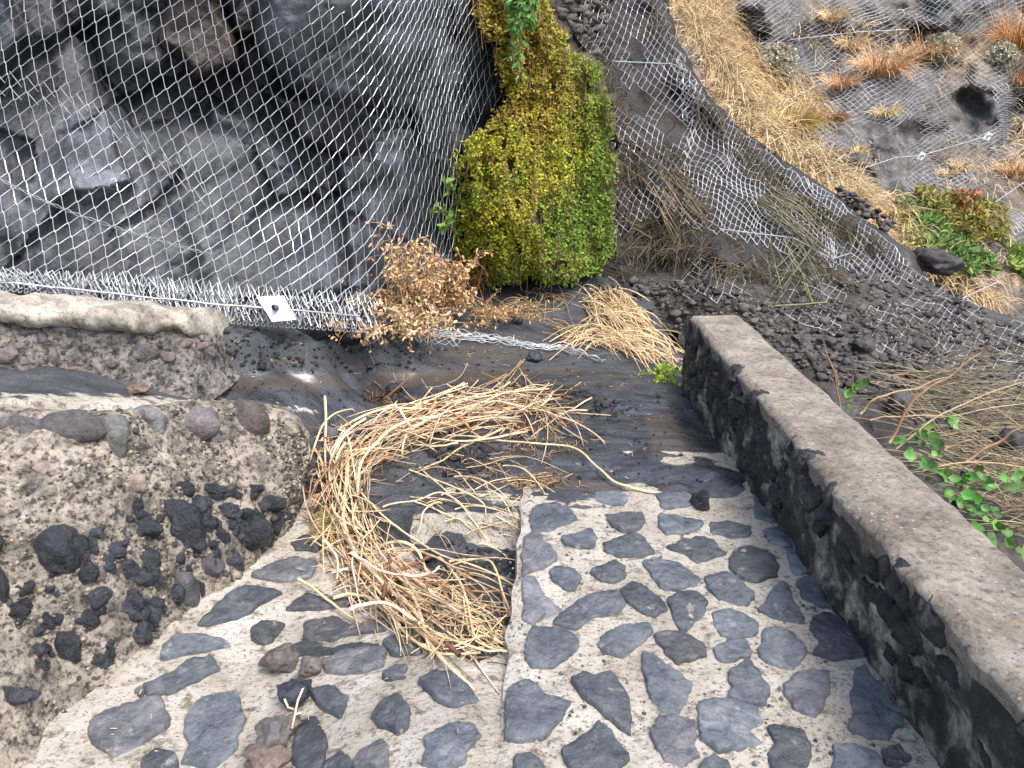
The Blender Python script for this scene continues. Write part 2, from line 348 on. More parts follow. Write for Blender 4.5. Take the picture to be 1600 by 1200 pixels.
n1 = noise(nt, vs_, 7, 8, .65); n2 = noise(nt, v, 22, 8, .65)
thr = math_(nt, 'ADD', math_(nt, 'MULTIPLY', n1, .75), math_(nt, 'MULTIPLY', n2, .35))
mm = ramp(nt, math_(nt, 'SUBTRACT', math_(nt, 'MULTIPLY_ADD', mr, 1.0, 0.02), math_(nt, 'MULTIPLY', thr, .95)), ((.0, g(0)), (.035, g(1))))
ash = ramp(nt, noise(nt, vs_, 5, 9, .62), ((.3, (.020, .022, .026)), (.5, (.042, .046, .053)), (.72, (.078, .084, .095))))
ash = mix(nt, 1, ash, ramp(nt, noise(nt, v, 90, 3, .7), ((.3, g(.5)), (.6, g(1.15)))), 'MULTIPLY')
bw = ramp(nt, math_(nt, 'SUBTRACT', mbn, math_(nt, 'MULTIPLY', n1, 1.15)), ((0, g(0)), (.3, g(.85))))
ash = mix(nt, bw, ash, (.062, .052, .043))
speck = ramp(nt, noise(nt, v, 140, 2, .5), ((.72, g(0)), (.75, g(1))))
ash = mix(nt, math_(nt, 'MULTIPLY', speck, .45), ash, (.33, .22, .12))
mc = mortar_col(nt, v, vec(nt, (1, 1.2, 1), (0, 0, R(25))))[0]
c = mix(nt, mm, ash, mc)
wetm = ramp(nt, math_(nt, 'SUBTRACT', math_(nt, 'MULTIPLY', mw, 1.25), math_(nt, 'MULTIPLY', n1, .75)), ((0, g(0)), (.25, g(1))))
rg = mix(nt, wetm, g(.72), mix(nt, ramp(nt, noise(nt, vs_, 11, 4), ((.45, g(0)), (.58, g(1)))), g(.07), g(.30)))
rg = mix(nt, mm, rg, g(.75))
bh = math_(nt, 'MULTIPLY', noise(nt, vs_, 18, 10, .65), 1.0)
st = mix(nt, wetm, g(.8), g(.16))
nb = N(nt, 'ShaderNodeBump', Height=bh, Strength=st, Distance=.02).outputs[0]
nb = N(nt, 'ShaderNodeBump', Height=noise(nt, v, 110, 4, .7), Strength=st, Distance=.004, Normal=nb).outputs[0]
nt.links.new(c, b.inputs['Base Color']); nt.links.new(rg, b.inputs['Roughness']); nt.links.new(nb, b.inputs['Normal'])
M['ground'] = m
tag(gb.build('ground', M['ground']), kind='structure')
def gat(u, v, off=0.0):
    i = ground.idx(u, v); P = ground.f[i].copy(); P[:, 2] += off; return P
def gpt(x, y): return np.stack([x, y, ground_z(x, y)], -1)
# far ground sheet under everything
fb = MB(); fb.grid(np.array([[[-60, -20, -1.6], [60, -20, -1.6]], [[-60, 80, -1.6], [60, 80, -1.6]]], float)); tag(fb.build('terrain', M['ash_slope']), kind='structure')
# ------------------------------------------------------------------ right paving slab
pb = MB(); py = np.arange(.3, 3.45, .02); pt = np.linspace(0, 1, 90)
xe = XE(py) + .012 * vnoise(np.stack([py * 9, py * 0, py * 0], -1), 4) ; 
PX = xe[:, None] + pt[None] ** 1.0 * (1.12 - xe[:, None]); PY = np.repeat(py[:, None], len(pt), 1)
pp = np.stack([PX, PY, PX * 0], -1); edge = ss(PX - xe[:, None], 0, .03)
PZ = fbm(pp, 7, 4, 2) * .006 - .008 * (1 - edge) - .0; PZ = PZ
slab = Surf(np.stack([PX, PY, PZ], -1)); pb.grid(slab.P)
side = np.stack([slab.P[:, 0] - [0, 0, 0], slab.P[:, 0] + [-.004, 0, -.05], slab.P[:, 0] + [-.002, 0, -.3]], 1); pb.grid(side[:, ::-1])
fe = np.stack([slab.P[0], slab.P[0] + [0, 0, -.3]], 0); pb.grid(fe)
Rk = []
def z3(ox, oy, k, L): return [[(ox + x / k, oy + y / k) for x, y in p] for p in L]
A = z3(780, 700, 3.81, [
 [(180,390),(230,355),(350,350),(400,380),(460,430),(380,465),(300,490),(240,495),(185,505)],
 [(150,540),(235,518),(290,590),(350,660),(280,710),(180,745),(140,770),(140,640)],
 [(370,545),(540,483),(580,530),(560,590),(480,600),(400,575)],
 [(620,575),(700,545),(810,520),(860,560),(915,630),(850,650),(720,655),(650,620)],
 [(995,600),(1110,545),(1220,540),(1290,585),(1335,635),(1250,665),(1175,685),(1120,645)],
 [(1380,660),(1420,590),(1500,590),(1600,615),(1670,700),(1640,760),(1540,800),(1430,760),(1375,710)],
 [(300,740),(340,712),(430,730),(495,770),(450,850),(390,845),(320,795)],
 [(548,745),(600,710),(680,685),(745,720),(755,780),(690,808),(600,795)],
 [(860,680),(940,660),(1070,690),(1140,740),(1195,780),(1140,820),(1060,855),(960,830),(910,770)],
 [(1235,780),(1290,755),(1380,755),(1450,820),(1520,890),(1470,935),(1380,935),(1290,900),(1240,830)],
 [(148,790),(210,790),(260,880),(370,970),(270,1000),(205,1045),(148,1010),(140,890)],
 [(720,850),(790,800),(870,840),(960,910),(990,970),(920,1010),(850,990),(760,930)],
 [(440,940),(520,890),(690,865),(740,940),(700,1000),(560,1020),(460,1080),(330,1040),(380,980)],
 [(1010,930),(1060,870),(1170,875),(1230,930),(1210,1000),(1140,1070),(1105,1115),(1050,1050)],
 [(1260,980),(1380,975),(1480,1015),(1545,1060),(1520,1110),(1430,1140),(1330,1130),(1280,1050)],
 [(600,1160),(640,1100),(760,1060),(890,1050),(900,1110),(820,1190),(740,1250),(640,1230)],
 [(200,1080),(330,1090),(460,1130),(465,1180),(430,1230),(330,1300),(200,1310),(150,1250),(170,1150)],
 [(920,1120),(1000,1100),(1110,1130),(1230,1190),(1220,1240),(1110,1270),(1060,1290),(1000,1240)],
 [(640,400),(740,390),(850,385),(870,450),(830,495),(740,510),(680,470)],
 [(950,405),(1100,420),(1210,440),(1190,490),(1100,510),(1000,520),(960,480)],
 [(1250,450),(1400,450),(1500,470),(1480,530),(1380,545),(1270,510)],
 [(930,270),(1100,265),(1150,300),(1130,350),(980,370)], [(500,250),(700,270),(760,310),(740,350),(600,330)], [(1180,200),(1330,190),(1460,260),(1380,300),(1220,290)]])
Bq = z3(1180, 700, 3.81, [
 [(0,240),(110,225),(200,290),(270,400),(240,435),(110,440),(0,420)],
 [(50,490),(130,475),(280,480),(310,580),(200,590),(100,560)],
 [(185,620),(310,620),(370,670),(430,720),(340,745),(230,750),(205,690)],
 [(60,940),(110,850),(150,810),(200,830),(220,920),(290,1010),(280,1050),(150,1015),(20,970)],
 [(250,800),(340,760),(470,800),(490,870),(545,940),(520,970),(400,940),(290,890)],
 [(340,1010),(440,990),(560,1030),(640,1120),(690,1190),(640,1240),(470,1260),(350,1220),(400,1170),(340,1090)]])
Cq = z3(1000, 880, 3.72, [
 [(690,520),(720,400),(800,385),(880,420),(965,510),(930,580),(880,615),(790,590),(710,560)],
 [(430,500),(520,445),(600,450),(640,490),(630,545),(540,570),(470,565)],
 [(510,680),(560,610),(630,560),(690,640),(740,740),(730,815),(620,800),(520,780),(540,720)],
 [(20,545),(80,555),(150,610),(250,660),(310,720),(250,800),(210,865),(120,865),(50,760),(30,650)],
 [(845,700),(900,655),(1000,635),(1090,650),(1105,730),(1060,860),(1010,890),(900,840),(850,770)],
 [(330,830),(420,800),(560,810),(680,840),(700,930),(640,980),(700,1050),(560,1080),(460,1100),(370,1040),(350,930)],
 [(75,1020),(110,920),(170,910),(330,950),(310,1080),(330,1120),(240,1190),(140,1150)],
 [(740,960),(850,970),(950,1000),(990,1070),(960,1190),(900,1280),(800,1270),(740,1120),(790,1060)],
 [(1260,620),(1310,600),(1340,660),(1420,740),(1500,850),(1520,950),(1430,1020),(1330,1010),(1210,960),(1250,880),(1230,760)],
 [(1120,1060),(1250,1080),(1380,1120),(1410,1200),(1350,1290),(1150,1280)],
 [(350,1190),(430,1140),(500,1170),(540,1250),(420,1300),(330,1260)],
 [(1400,1100),(1500,1060),(1570,1130),(1520,1180),(1430,1170)], [(1380,330),(1430,350),(1500,420),(1450,430)]])
Dr = z3(450, 780, 2.857, [
 [(1270,820),(1330,795),(1400,800),(1440,785),(1510,860),(1530,970),(1520,1040),(1430,980),(1330,900)],
 [(1225,1120),(1310,1070),(1390,1005),(1440,1060),(1520,1165),(1440,1240),(1330,1280),(1260,1200)],
 [(1000,830),(1080,820),(1150,880),(1255,910),(1220,980),(1150,1060),(1050,1090),(975,1070),(980,900)],
 [(1010,1170),(1080,1150),(1140,1200),(1130,1300),(1000,1300)]])
right = A + Bq + Cq + Dr
purple = {8, 10, 18, 19, 20, 34 - 0, 35, 44}
left = z3(450, 780, 2.857, [
 [(590,820),(640,780),(740,790),(810,840),(835,900),(740,925),(650,890)],
 [(620,1080),(700,1015),(830,1010),(860,1060),(800,1130),(790,1190),(700,1200),(600,1190)],
 [(370,970),(420,910),(490,880),(540,940),(530,1010),(490,1035),(400,1010)],
 [(410,800),(470,750),(530,750),(520,790),(460,805)],
 [(140,730),(230,690),(380,665),(430,680),(420,740),(320,780),(180,780)],
 [(80,550),(220,530),(290,580),(440,540),(430,590),(250,610),(200,635),(80,620)],
 [(100,870),(200,855),(270,890),(250,930),(230,975),(130,920)],
 [(290,1190),(340,1110),(420,1085),(450,1110),(440,1200)],
 [(160,1200),(230,1140),(275,1170),(270,1250),(180,1260)],
 [(640,480),(760,490),(800,560),(800,680),(700,700),(660,620)],
 [(0,290),(60,265),(130,290),(100,350),(0,365)], [(420,640),(520,600),(600,640),(590,690),(470,700)]]) + z3(0, 788, 2.909, [
 [(410,1010),(480,960),(590,910),(720,885),(770,960),(760,1010),(640,1090),(520,1140),(430,1080)],
 [(840,1000),(900,910),(1000,875),(1090,890),(1100,1000),(1070,1100),(960,1200),(830,1170),(860,1090)],
 [(740,660),(800,600),(1000,605),(1030,645),(900,680),(740,705)],
 [(660,820),(800,780),(860,720),(970,700),(985,760),(880,810),(780,860),(670,875)],
 [(905,550),(990,460),(1060,410),(1130,385),(1280,405),(1180,460),(1120,500),(960,550)],
 [(1140,570),(1200,530),(1290,550),(1240,620),(1200,640),(1150,610)],
 [(1310,480),(1390,410),(1460,430),(1560,435),(1600,460),(1430,480)],
 [(1140,325),(1260,270),(1340,250),(1440,270),(1400,340),(1280,350)],
 [(1320,180),(1400,150),(1470,180),(1440,220),(1350,210)],
 [(1350,1000),(1430,970),(1490,1080),(1460,1200),(1380,1250),(1330,1150)],
 [(640,1190),(720,1130),(800,1150),(820,1250),(650,1260)], [(610,860),(640,840),(665,860),(640,880)]])
def cobble(mb, poly, zf, seed, tint, mi=0, up=.015):
    P = np.array(poly, float); W = Ph(P[:, 0], P[:, 1], 0.0)
    for it in range(4):
        z = zf(W[:, 0], W[:, 1]); W = Ph(P[:, 0], P[:, 1], z)
    X = W[:, :2]
    n = len(X); t = np.linspace(0, n, n * 7, endpoint=False); i = t.astype(int); f = (t - i)[:, None]
    Q = X[i % n] * (1 - f) + X[(i + 1) % n] * f
    for _ in range(1): Q = (np.roll(Q, 1, 0) + Q * 2 + np.roll(Q, -1, 0)) / 4
    c = Q.mean(0); d = (Q - c) * 1.08; Q = c + d; r = np.linalg.norm(d, axis=1)[:, None]
    q3 = np.concatenate([Q, np.full((len(Q), 1), seed * 3.1)], 1)
    Q = c + d * (1 + .045 * fbm(q3, 26, 4, 1, .7)[:, None] * .11 / (r + .02) * 1.6)
    rings = []
    for s_, dz in ((1.03, -.02), (1.0, .002), (.975, up * .8), (.93, up), (.72, up), (.5, up), (.28, up), (.02, up)):
        q = c + (Q - c) * s_; z = zf(q[:, 0], q[:, 1]); qq = np.concatenate([q, np.full((len(q), 1), seed * 1.7)], 1)
        z = z + dz + (fbm(qq, 12, 3, 6) * .008 - np.abs(fbm(qq, 24, 3, 2)) * .006 if s_ < .99 else 0) + (.0 if s_ > .99 else (q - c) @ np.array([math.sin(seed * 2.3), math.cos(seed * 1.9)]) * .05)
        rings.append(np.concatenate([q, z[:, None]], 1))
    mb.grid(np.array(rings), tint, mi, wrap=True)
zr = lambda x, y: np.asarray(x) * 0

for i, p in enumerate(right):
    t = np.array([1.0, 1.0, 1.0]) * random.uniform(.6, 1.35)
    if i in (10, 18, 34, 36)  or random.random() < .08: t = t * np.array([1.16, 1.02, 1.0])
    cobble(pb, p, zr, i, t, 1)
r_ = np.random.default_rng(12)
for k_ in range(900):
    x_, y_ = r_.uniform(-.05, 1.08), r_.uniform(.9, 3.1); q_ = r_.uniform(.002, .0075); lump(pb, (x_, y_, q_ * .2), (q_, q_, q_ * .7), k_ % 40, 1, g(r_.uniform(.3, 2.0)), 1, .3, 2)
pb.build('path', [M['mortar'], M['pave_stone']])['kind'] = 'structure'
lb = MB()
zlf = lambda x, y: zl(np.asarray(x), np.asarray(y))
for i, p in enumerate(left):
    t = np.array([1.0, 1.0, 1.0]) * random.uniform(.5, 1.2)
    if random.random() < .3: t = t * np.array([1.15, 1.02, .98])
    cobble(lb, p, zlf, 100 + i, t, 0, .018)
lb.build('sunken_path_paving', [M['pave_stone']])['kind'] = 'structure'
# ------------------------------------------------------------------ left rubble wall
BC = [(-420, 1560), (-150, 1400), (50, 1200), (100, 1110), (200, 1045), (265, 985), (340, 930), (400, 880), (450, 838), (466, 800), (478, 760)]
TC = [(-420, 640), (-260, 642), (-120, 646), (0, 648), (110, 655), (200, 650), (270, 638), (350, 634), (430, 640), (466, 660), (484, 690)]
TH = [.60, .60, .58, .56, .54, .5, .44, .38, .31, .23, .14]
def wallface():
    n = len(BC); na = 260; nbm = 170
    t = np.linspace(0, n - 1, na); bi = np.array(BC, float); ti = np.array(TC, float); th = np.array(TH)
    bu = np.interp(t, range(n), bi[:, 0]); bv = np.interp(t, range(n), bi[:, 1]); tu = np.interp(t, range(n), ti[:, 0]); tv = np.interp(t, range(n), ti[:, 1]); tz = np.interp(t, range(n), th)
    zb = np.full(na, -.2)
    for _ in range(5): p = Ph(bu, bv, zb); zb = zl(p[:, 0], p[:, 1]) - .02
    Bp = Ph(bu, bv, zb); Tp = Ph(tu, tv, tz); s_ = np.linspace(-.06, 1, nbm)[:, None, None]
    P = Bp[None] * (1 - s_) + Tp[None] * s_
    bul = np.sin(np.clip(s_, 0, 1) * math.pi); P = P + np.array([.35, -.8, .5]) * bul * .07
    rowsb = []
    for dy, dz in ((.02, .006), (.05, .004), (.09, -.004), (.13, -.02), (.2, -.06), (.3, -.12)):
        q = Tp.copy(); q[:, 1] += dy; q[:, 0] -= dy * .25; q[:, 2] += dz; rowsb.append(q)
    P = np.concatenate([P, np.array(rowsb)], 0)
    nrm = np.array([.4, -.75, .55]); d = fbm(P, 5, 5, 21, .55) * .030 + np.maximum(fbm(P, 11, 3, 4), 0) * .03
    mk = ss(np.arange(P.shape[0]), 0, 6) * (1 - .75 * ss(np.arange(P.shape[0]), nbm - 6, nbm + 1))
    return P + nrm * (d * mk[:, None])[..., None]
WP = wallface(); wallS = Surf(WP)
root = empty('rubble_wall', Ph(250, 985, 0), 'low mortared rubble wall with wet dark lava stones bulging at the left of the path', 'wall')
wb = MB(); tint = 1 + .12 * fbm(WP, 2.2, 3, 33)[..., None] * np.array([1, .95, .9]); wb.grid(WP, np.clip(tint, .6, 1.4)); wb.build('wall_face', M['rubble'], root)
wl = [(90, 880, 38, 48), (222, 832, 27, 26), (283, 832, 36, 40), (382, 835, 33, 34), (196, 896, 17, 17), (233, 907, 18, 28), (202, 946, 19, 20), (153, 940, 20, 20), (133, 900, 20, 18), (104, 1022, 18, 40), (70, 975, 14, 22),
      (232, 972, 20, 22), (215, 990, 17, 22), (165, 1035, 16, 22), (2, 930, 16, 50), (175, 862, 20, 16), (120, 862, 16, 24), (315, 800, 15, 12), (350, 800, 22, 12), (420, 790, 22, 14), (60, 1020, 16, 14), (20, 1090, 30, 16), (100, 1125, 16, 14),
      (-80, 850, 60, 50), (-120, 1050, 50, 40), (330, 770, 22, 12), (395, 770, 18, 11)]
def place(S_, u, v, rx, ry, mb, seed, tint, sink=.25, dep=.9, sub=3, rough=.25, flat=4):
    P = S_.at(u, v)[0]; k = kz(P); lump(mb, P + np.array([0, dep * min(rx, ry) * k * sink * 2, 0]), (rx * k, min(rx, ry) * k * dep, ry * k), seed, sub, tint, 0, rough, flat)
eb = MB()
for i, (u_, v_, a, b_) in enumerate(wl): place(wallS, u_, v_, a * 1.05, b_ * 1.05, eb, i + 1, g(random.uniform(.8, 1.3)), .22, .8, 4, .3)
r_ = np.random.default_rng(99)
for pl_, n__ in (([(190, 780), (300, 770), (440, 790), (440, 850), (330, 930), (240, 1000), (190, 960)], 30), ([(0, 830), (180, 820), (200, 1040), (60, 1100), (0, 1000)], 17), ([(60, 840), (150, 830), (160, 920), (60, 940)], 12), ([(220, 800), (420, 790), (420, 860), (230, 870)], 16)):
    for u_, v_ in inpoly(pl_, n__): q_ = r_.uniform(8, 24); place(wallS, u_, v_, q_, q_ * r_.uniform(.7, 1.3), eb, int(u_ + v_), g(r_.uniform(.6, 1.5)), .62, .8, 3, .4)
eb.build('embedded_stones', M['wet_rock'], root)
eb = MB()
for i, (u_, v_, a, b_, t) in enumerate([(281, 930, 28, 44, (.8, .85, .95)), (318, 895, 26, 26, (.9, .85, 1.0)), (292, 668, 44, 34, (1.5, 1.35, 1.5)), (228, 664, 44, 28, (1.6, 1.7, 1.8)), (370, 664, 42, 34, (.95, .8, .82)), (150, 700, 46, 48, (1.2, 1.3, 1.3)), (95, 680, 60, 32, (.9, .9, .95)), (20, 672, 40, 18, (1, 1, 1.05)), (135, 880, 12, 14, (1.3, 1.0, 1.2)), (505, 680, 22, 20, (.9, .95, 1.1)), (440, 672, 26, 16, (3.2, 3.0, 2.6)), (330, 690, 20, 14, (1.2, 1.3, 1.5)), (150, 905, 18, 14, (1.3, 1.05, 1.2)), (60, 740, 26, 16, (2.2, 1.9, 1.6)), (200, 760, 30, 18, (2.6, 2.2, 1.9)), (-60, 720, 40, 30, (1.6, 1.5, 1.4))]):
    place(wallS, u_, v_, a, b_, eb, 60 + i, t, .45, .7, 3, .16, 6)
eb.build('embedded_stones', M['dry_rock'], root)
gm_ = MB(); r_ = np.random.default_rng(77); ii = r_.integers(0, len(wallS.f), 4200)
for a_ in ii:
    if -40 < wallS.u[a_] < 480 and wallS.v[a_] < 1230 and uvn(wallS.u[a_], wallS.v[a_], 1 / 50, 2, 5) > -.25:
        k_ = kz(wallS.f[a_]) * r_.uniform(1.2, 4.2) * (1 if r_.random() > .06 else 2.0); lump(gm_, wallS.f[a_], (k_, k_, k_ * .8), int(a_) % 60 + 700, 1, np.array([1, .90, .74]) * r_.choice([.4, .8, 1.6, 2.6, 3.6]), 0, .3, 2)
gm_.build('gritty_surface', M['dry_rock'], root)
# ------------------------------------------------------------------ upper ledge wall (kerb) behind the terrace
LB = [(-420, 600), (-200, 596), (0, 594), (120, 596), (220, 604), (300, 592), (352, 572), (410, 552)]
LT = [(-420, 482), (-200, 482), (0, 484), (120, 490), (220, 500), (300, 509), (350, 520), (404, 545)]
def ledge():
    n = len(LB); na = 240; t = np.linspace(0, n - 1, na); bi = np.array(LB, float); ti = np.array(LT, float)
    bu = np.interp(t, range(n), bi[:, 0]); bv = np.interp(t, range(n), bi[:, 1]); tu = np.interp(t, range(n), ti[:, 0]); tv = np.interp(t, range(n), ti[:, 1])
    z = np.interp(t, range(n), [.62, .6, .55, .5, .46, .44, .43, .42]) - .03
    Bp = Ph(bu, bv, z); Tp = Pd(tu, tv, Bp[:, 1] + .10); s_ = np.linspace(-.7, 1, 90)[:, None, None]
    P = Bp[None] * (1 - s_) + Tp[None] * s_
    return P + np.array([.05, -.9, .2]) * (fbm(P, 7, 5, 41, .6) * .035 + np.maximum(fbm(P, 15, 2, 3), 0) * .02)[..., None], Bp, Tp
LP, LBp, LTp = ledge(); ledS = Surf(LP)
root = empty('ledge_wall', LBp[120], 'crumbling kerb wall with pale overhanging coping below the left wire net', 'wall')
lbm = MB(); lbm.grid(LP, np.clip(1 + .1 * fbm(LP, 3, 3, 3)[..., None] * np.array([1, 1, 1]), .5, 1.3) * np.array([.68, .70, .76])); lbm.build('wall_face', M['rubble'], root)
cb = MB()
for k, (u_, v_, a, b_) in enumerate([(220, 550, 30, 16), (206, 532, 12, 16), (5, 560, 22, 16), (35, 568, 14, 12), (80, 560, 16, 18), (118, 580, 18, 12), (140, 585, 16, 10), (255, 560, 18, 14), (285, 536, 14, 10), (60, 530, 20, 10), (100, 525, 16, 10), (150, 528, 20, 10), (-60, 560, 30, 20), (310, 545, 14, 10), (330, 556, 10, 8), (165, 570, 14, 9), (30, 520, 20, 9), (200, 520, 14, 8), (-140, 550, 30, 20)]):
    place(ledS, u_, v_, a, b_, cb, 90 + k, random.choice([(1, 1.05, 1.2), (1.3, 1.1, 1.2), (.8, .8, .9), (1.6, 1.3, 1.2)]), .35, .8, 3, .25, 6)
cb.build('embedded_stones', M['dry_rock'], root)
# coping slab: closed lip with ragged underside
cm = MB(); na = 200; idx = np.linspace(0, 239, na).astype(int); T0 = LTp[idx]; prof = []
T0 = LTp[np.linspace(0, 206, na).astype(int)]; x01 = np.linspace(0, 1, na); endt = 1 - ss(x01, .95, 1.0) * .6
for a, (dy, dz) in enumerate([(.30, .0), (.18, .035), (.08, .045), (.0, .045), (-.045, .035), (-.07, .012), (-.065, -.02), (-.04, -.05), (.0, -.06), (.06, -.05), (.2, -.04)]):
    q = T0.copy(); e = endt
    q[:, 1] += dy * e; q[:, 2] += dz * e
    q3 = q * np.array([1, 1, 1]); jit = fbm(q3, 9, 5, 50, .6) * .022; low = np.maximum(fbm(q3 * [1, .2, .2], 7, 3, 77), -.2) * .045 if a >= 5 else 0
    q[:, 1] += jit; q[:, 2] += jit * .6 + low; prof.append(q)
CPs = np.array(prof); cm.grid(CPs, np.clip(1 + .2 * fbm(CPs, 4, 3, 8)[..., None] * np.array([1, 1, 1.1]), .4, 1.3)); cm.build('coping', M['coping'], root)
# ------------------------------------------------------------------ right parapet
def parapet():
    root = empty('parapet_wall', (1.25, 3, 0), 'long low parapet wall with pale rough top and dark wet stone side, right of the path', 'wall')
    ys = np.concatenate([np.arange(.2, 4.56, .02)]); n = len(ys)
    xl = np.interp(ys, [.2, 1.15, 4.55], [.96, .985, 1.106]); xr = np.interp(ys, [.2, 1.67, 4.55], [1.29, 1.323, 1.428]); xb = np.interp(ys, [.2, 1.56, 4.53], [1.10, 1.094, 1.074]) - .0
    # cap
    zt = .46; a = np.linspace(0, 1, 22); P = np.stack([xl[:, None] * (1 - a) + xr[:, None] * a, np.repeat(ys[:, None], 22, 1), np.full((n, 22), zt)], -1)
    e = np.minimum(ss(a, 0, .10), ss(1 - a, 0, .08)); ey = ss(4.56 - ys, 0, .05)
    P[..., 2] += -.022 * (1 - e)[None] - .02 * (1 - ey)[:, None] + fbm(P, 9, 5, 12) * .007
    P[..., 0] += (fbm(P, 9, 4, 15) * .009) * (1 - ss(np.minimum(a, 1 - a), 0, .2))[None]
    lipL = np.stack([P[:, 0] + [(0.006), 0, -.02], P[:, 0] + [.015, 0, -.06]], 1); lipR = np.stack([P[:, -1] + [-.004, 0, -.05], P[:, -1] + [-.004, 0, -1.0]], 1)
    cb = MB(); full = np.concatenate([lipL[:, ::-1], P, lipR], 1); end = full[-1].copy(); cb.grid(full); eb_ = np.stack([end, end + [0, .012, -.06], end + [0, .01, -.9]], 0); cb.grid(eb_)
    cb.build('cap', M['pcap'], root)
    sb = MB(); h = np.linspace(0, 1, 46)
    top = P[:, 0] + [.012, 0, -.03]; bot = np.stack([xb + .004, ys, np.full(n, -.08)], -1)
    Q = top[:, None] * (1 - h)[None, :, None] + bot[:, None] * h[None, :, None]
    d = fbm(Q, 6, 5, 61, .55) * .022 + np.maximum(fbm(Q, 12, 3, 6), 0) * .02
    Q = Q + np.array([-1, 0, .1]) * (d * np.minimum(1, h * 6)[None])[..., None]
    sb.grid(Q, np.clip(1 + .4 * fbm(Q, 3, 3, 9)[..., None] * np.array([1, 1, 1]), .5, 1.6)); sb.build('wall_side', M['wall_side'], root)
    kb = MB(); r = np.random.default_rng(5)
    for k in range(120):
        y = r.uniform(.8, 4.5); hh = r.uniform(.1, .42); x = np.interp(y, ys, xb) * (1 - hh / .46) + np.interp(y, ys, xl) * hh / .46; s_ = r.uniform(.025, .065)
        lump(kb, (x + s_ * .35, y, hh), (s_ * .8, s_ * 1.1, s_), 300 + k, 3, g(r.uniform(.4, 1.0)), 0, .35)
    kb.build('embedded_stones', M['wet_rock'], root)
m, nt, b = nodes('rough_concrete_cap'); v = vec(nt)
c = ramp(nt, noise(nt, v, 5, 10, .68), ((.3, (.12, .098, .072)), (.45, (.205, .175, .138)), (.6, (.29, .255, .208)), (.78, (.41, .375, .32))))
c = mix(nt, 1, c, ramp(nt, noise(nt, v, 45, 6, .75), ((.34, g(.35)), (.5, g(1)), (.7, g(1.25)))), 'MULTIPLY')
ag = N(nt, 'ShaderNodeTexVoronoi', Vector=v, Scale=62.0, Randomness=1.0); agm = ramp(nt, ag.outputs['Distance'], ((.10, g(1)), (.30, g(0)))); agg = ramp(nt, N(nt, 'ShaderNodeSeparateColor', i0=ag.outputs['Color']).outputs[0], ((.72, g(0)), (.76, g(1)))); agd = ramp(nt, N(nt, 'ShaderNodeSeparateColor', i0=ag.outputs['Color']).outputs[1], ((.78, g(0)), (.8, g(1))))
c = mix(nt, mix(nt, 1, agm, agg, 'MULTIPLY'), c, (.40, .37, .33)); c = mix(nt, mix(nt, 1, agm, agd, 'MULTIPLY'), c, (.035, .033, .035))
oc_ = ramp(nt, noise(nt, v, 18, 3), ((.66, g(0)), (.7, g(.5)))); c = mix(nt, oc_, c, (.33, .24, .10))
nb = bump(nt, noise(nt, v, 22, 10, .7), .9, .018); nb = bump(nt, noise(nt, v, 120, 5, .75), .9, .005, nb)
nt.links.new(c, b.inputs['Base Color']); nt.links.new(nb, b.inputs['Normal']); b.inputs['Roughness'].default_value = .8; M['pcap'] = m
parapet()
# ------------------------------------------------------------------ left cliff
netY = rbf([(-400, 0, 3.9), (-400, 450, 3.4), (0, -100, 4.0), (0, 200, 3.85), (0, 440, 3.55), (250, 200, 4.05), (300, 470, 3.85), (300, -100, 4.15), (450, 200, 4.3), (500, 490, 4.15), (500, 0, 4.25), (600, 480, 4.7), (600, 200, 4.7), (640, 60, 4.75), (700, 0, 5.1), (700, 250, 5.3), (700, 400, 5.5), (800, 100, 6.0), (800, 300, 6.2), (860, 0, 6.3)], 60)
cu = np.arange(-420, 850, 4.0); cv = np.arange(-260, 560, 4.0); CU, CV = np.meshgrid(cu, cv)
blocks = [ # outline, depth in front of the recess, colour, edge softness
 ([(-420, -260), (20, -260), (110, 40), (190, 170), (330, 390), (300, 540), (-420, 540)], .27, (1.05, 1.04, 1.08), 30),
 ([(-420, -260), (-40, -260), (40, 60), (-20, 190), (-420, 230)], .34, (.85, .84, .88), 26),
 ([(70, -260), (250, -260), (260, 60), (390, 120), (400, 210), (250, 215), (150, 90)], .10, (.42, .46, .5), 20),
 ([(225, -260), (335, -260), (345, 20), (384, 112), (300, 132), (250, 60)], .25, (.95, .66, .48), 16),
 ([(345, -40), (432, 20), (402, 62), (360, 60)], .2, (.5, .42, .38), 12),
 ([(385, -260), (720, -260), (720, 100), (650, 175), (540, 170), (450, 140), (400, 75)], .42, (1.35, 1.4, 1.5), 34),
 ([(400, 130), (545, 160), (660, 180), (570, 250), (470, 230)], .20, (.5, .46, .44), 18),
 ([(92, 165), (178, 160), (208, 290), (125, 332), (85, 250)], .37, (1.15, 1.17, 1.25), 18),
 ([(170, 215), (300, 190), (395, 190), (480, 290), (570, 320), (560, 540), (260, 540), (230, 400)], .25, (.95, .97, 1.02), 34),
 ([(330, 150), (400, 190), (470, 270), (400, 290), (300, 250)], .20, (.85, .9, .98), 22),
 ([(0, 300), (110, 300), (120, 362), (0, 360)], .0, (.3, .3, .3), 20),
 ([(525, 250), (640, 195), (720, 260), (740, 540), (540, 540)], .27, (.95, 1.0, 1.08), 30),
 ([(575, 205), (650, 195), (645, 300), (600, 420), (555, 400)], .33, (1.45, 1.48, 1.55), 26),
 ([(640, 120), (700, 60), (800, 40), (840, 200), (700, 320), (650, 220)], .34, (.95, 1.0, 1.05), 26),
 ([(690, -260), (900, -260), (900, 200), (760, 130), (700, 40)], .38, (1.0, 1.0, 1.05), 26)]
wu = CU + uvn(CU, CV, 1 / 60, 3, 5) * 9; wv_ = CV + uvn(CU, CV, 1 / 60, 3, 9) * 9
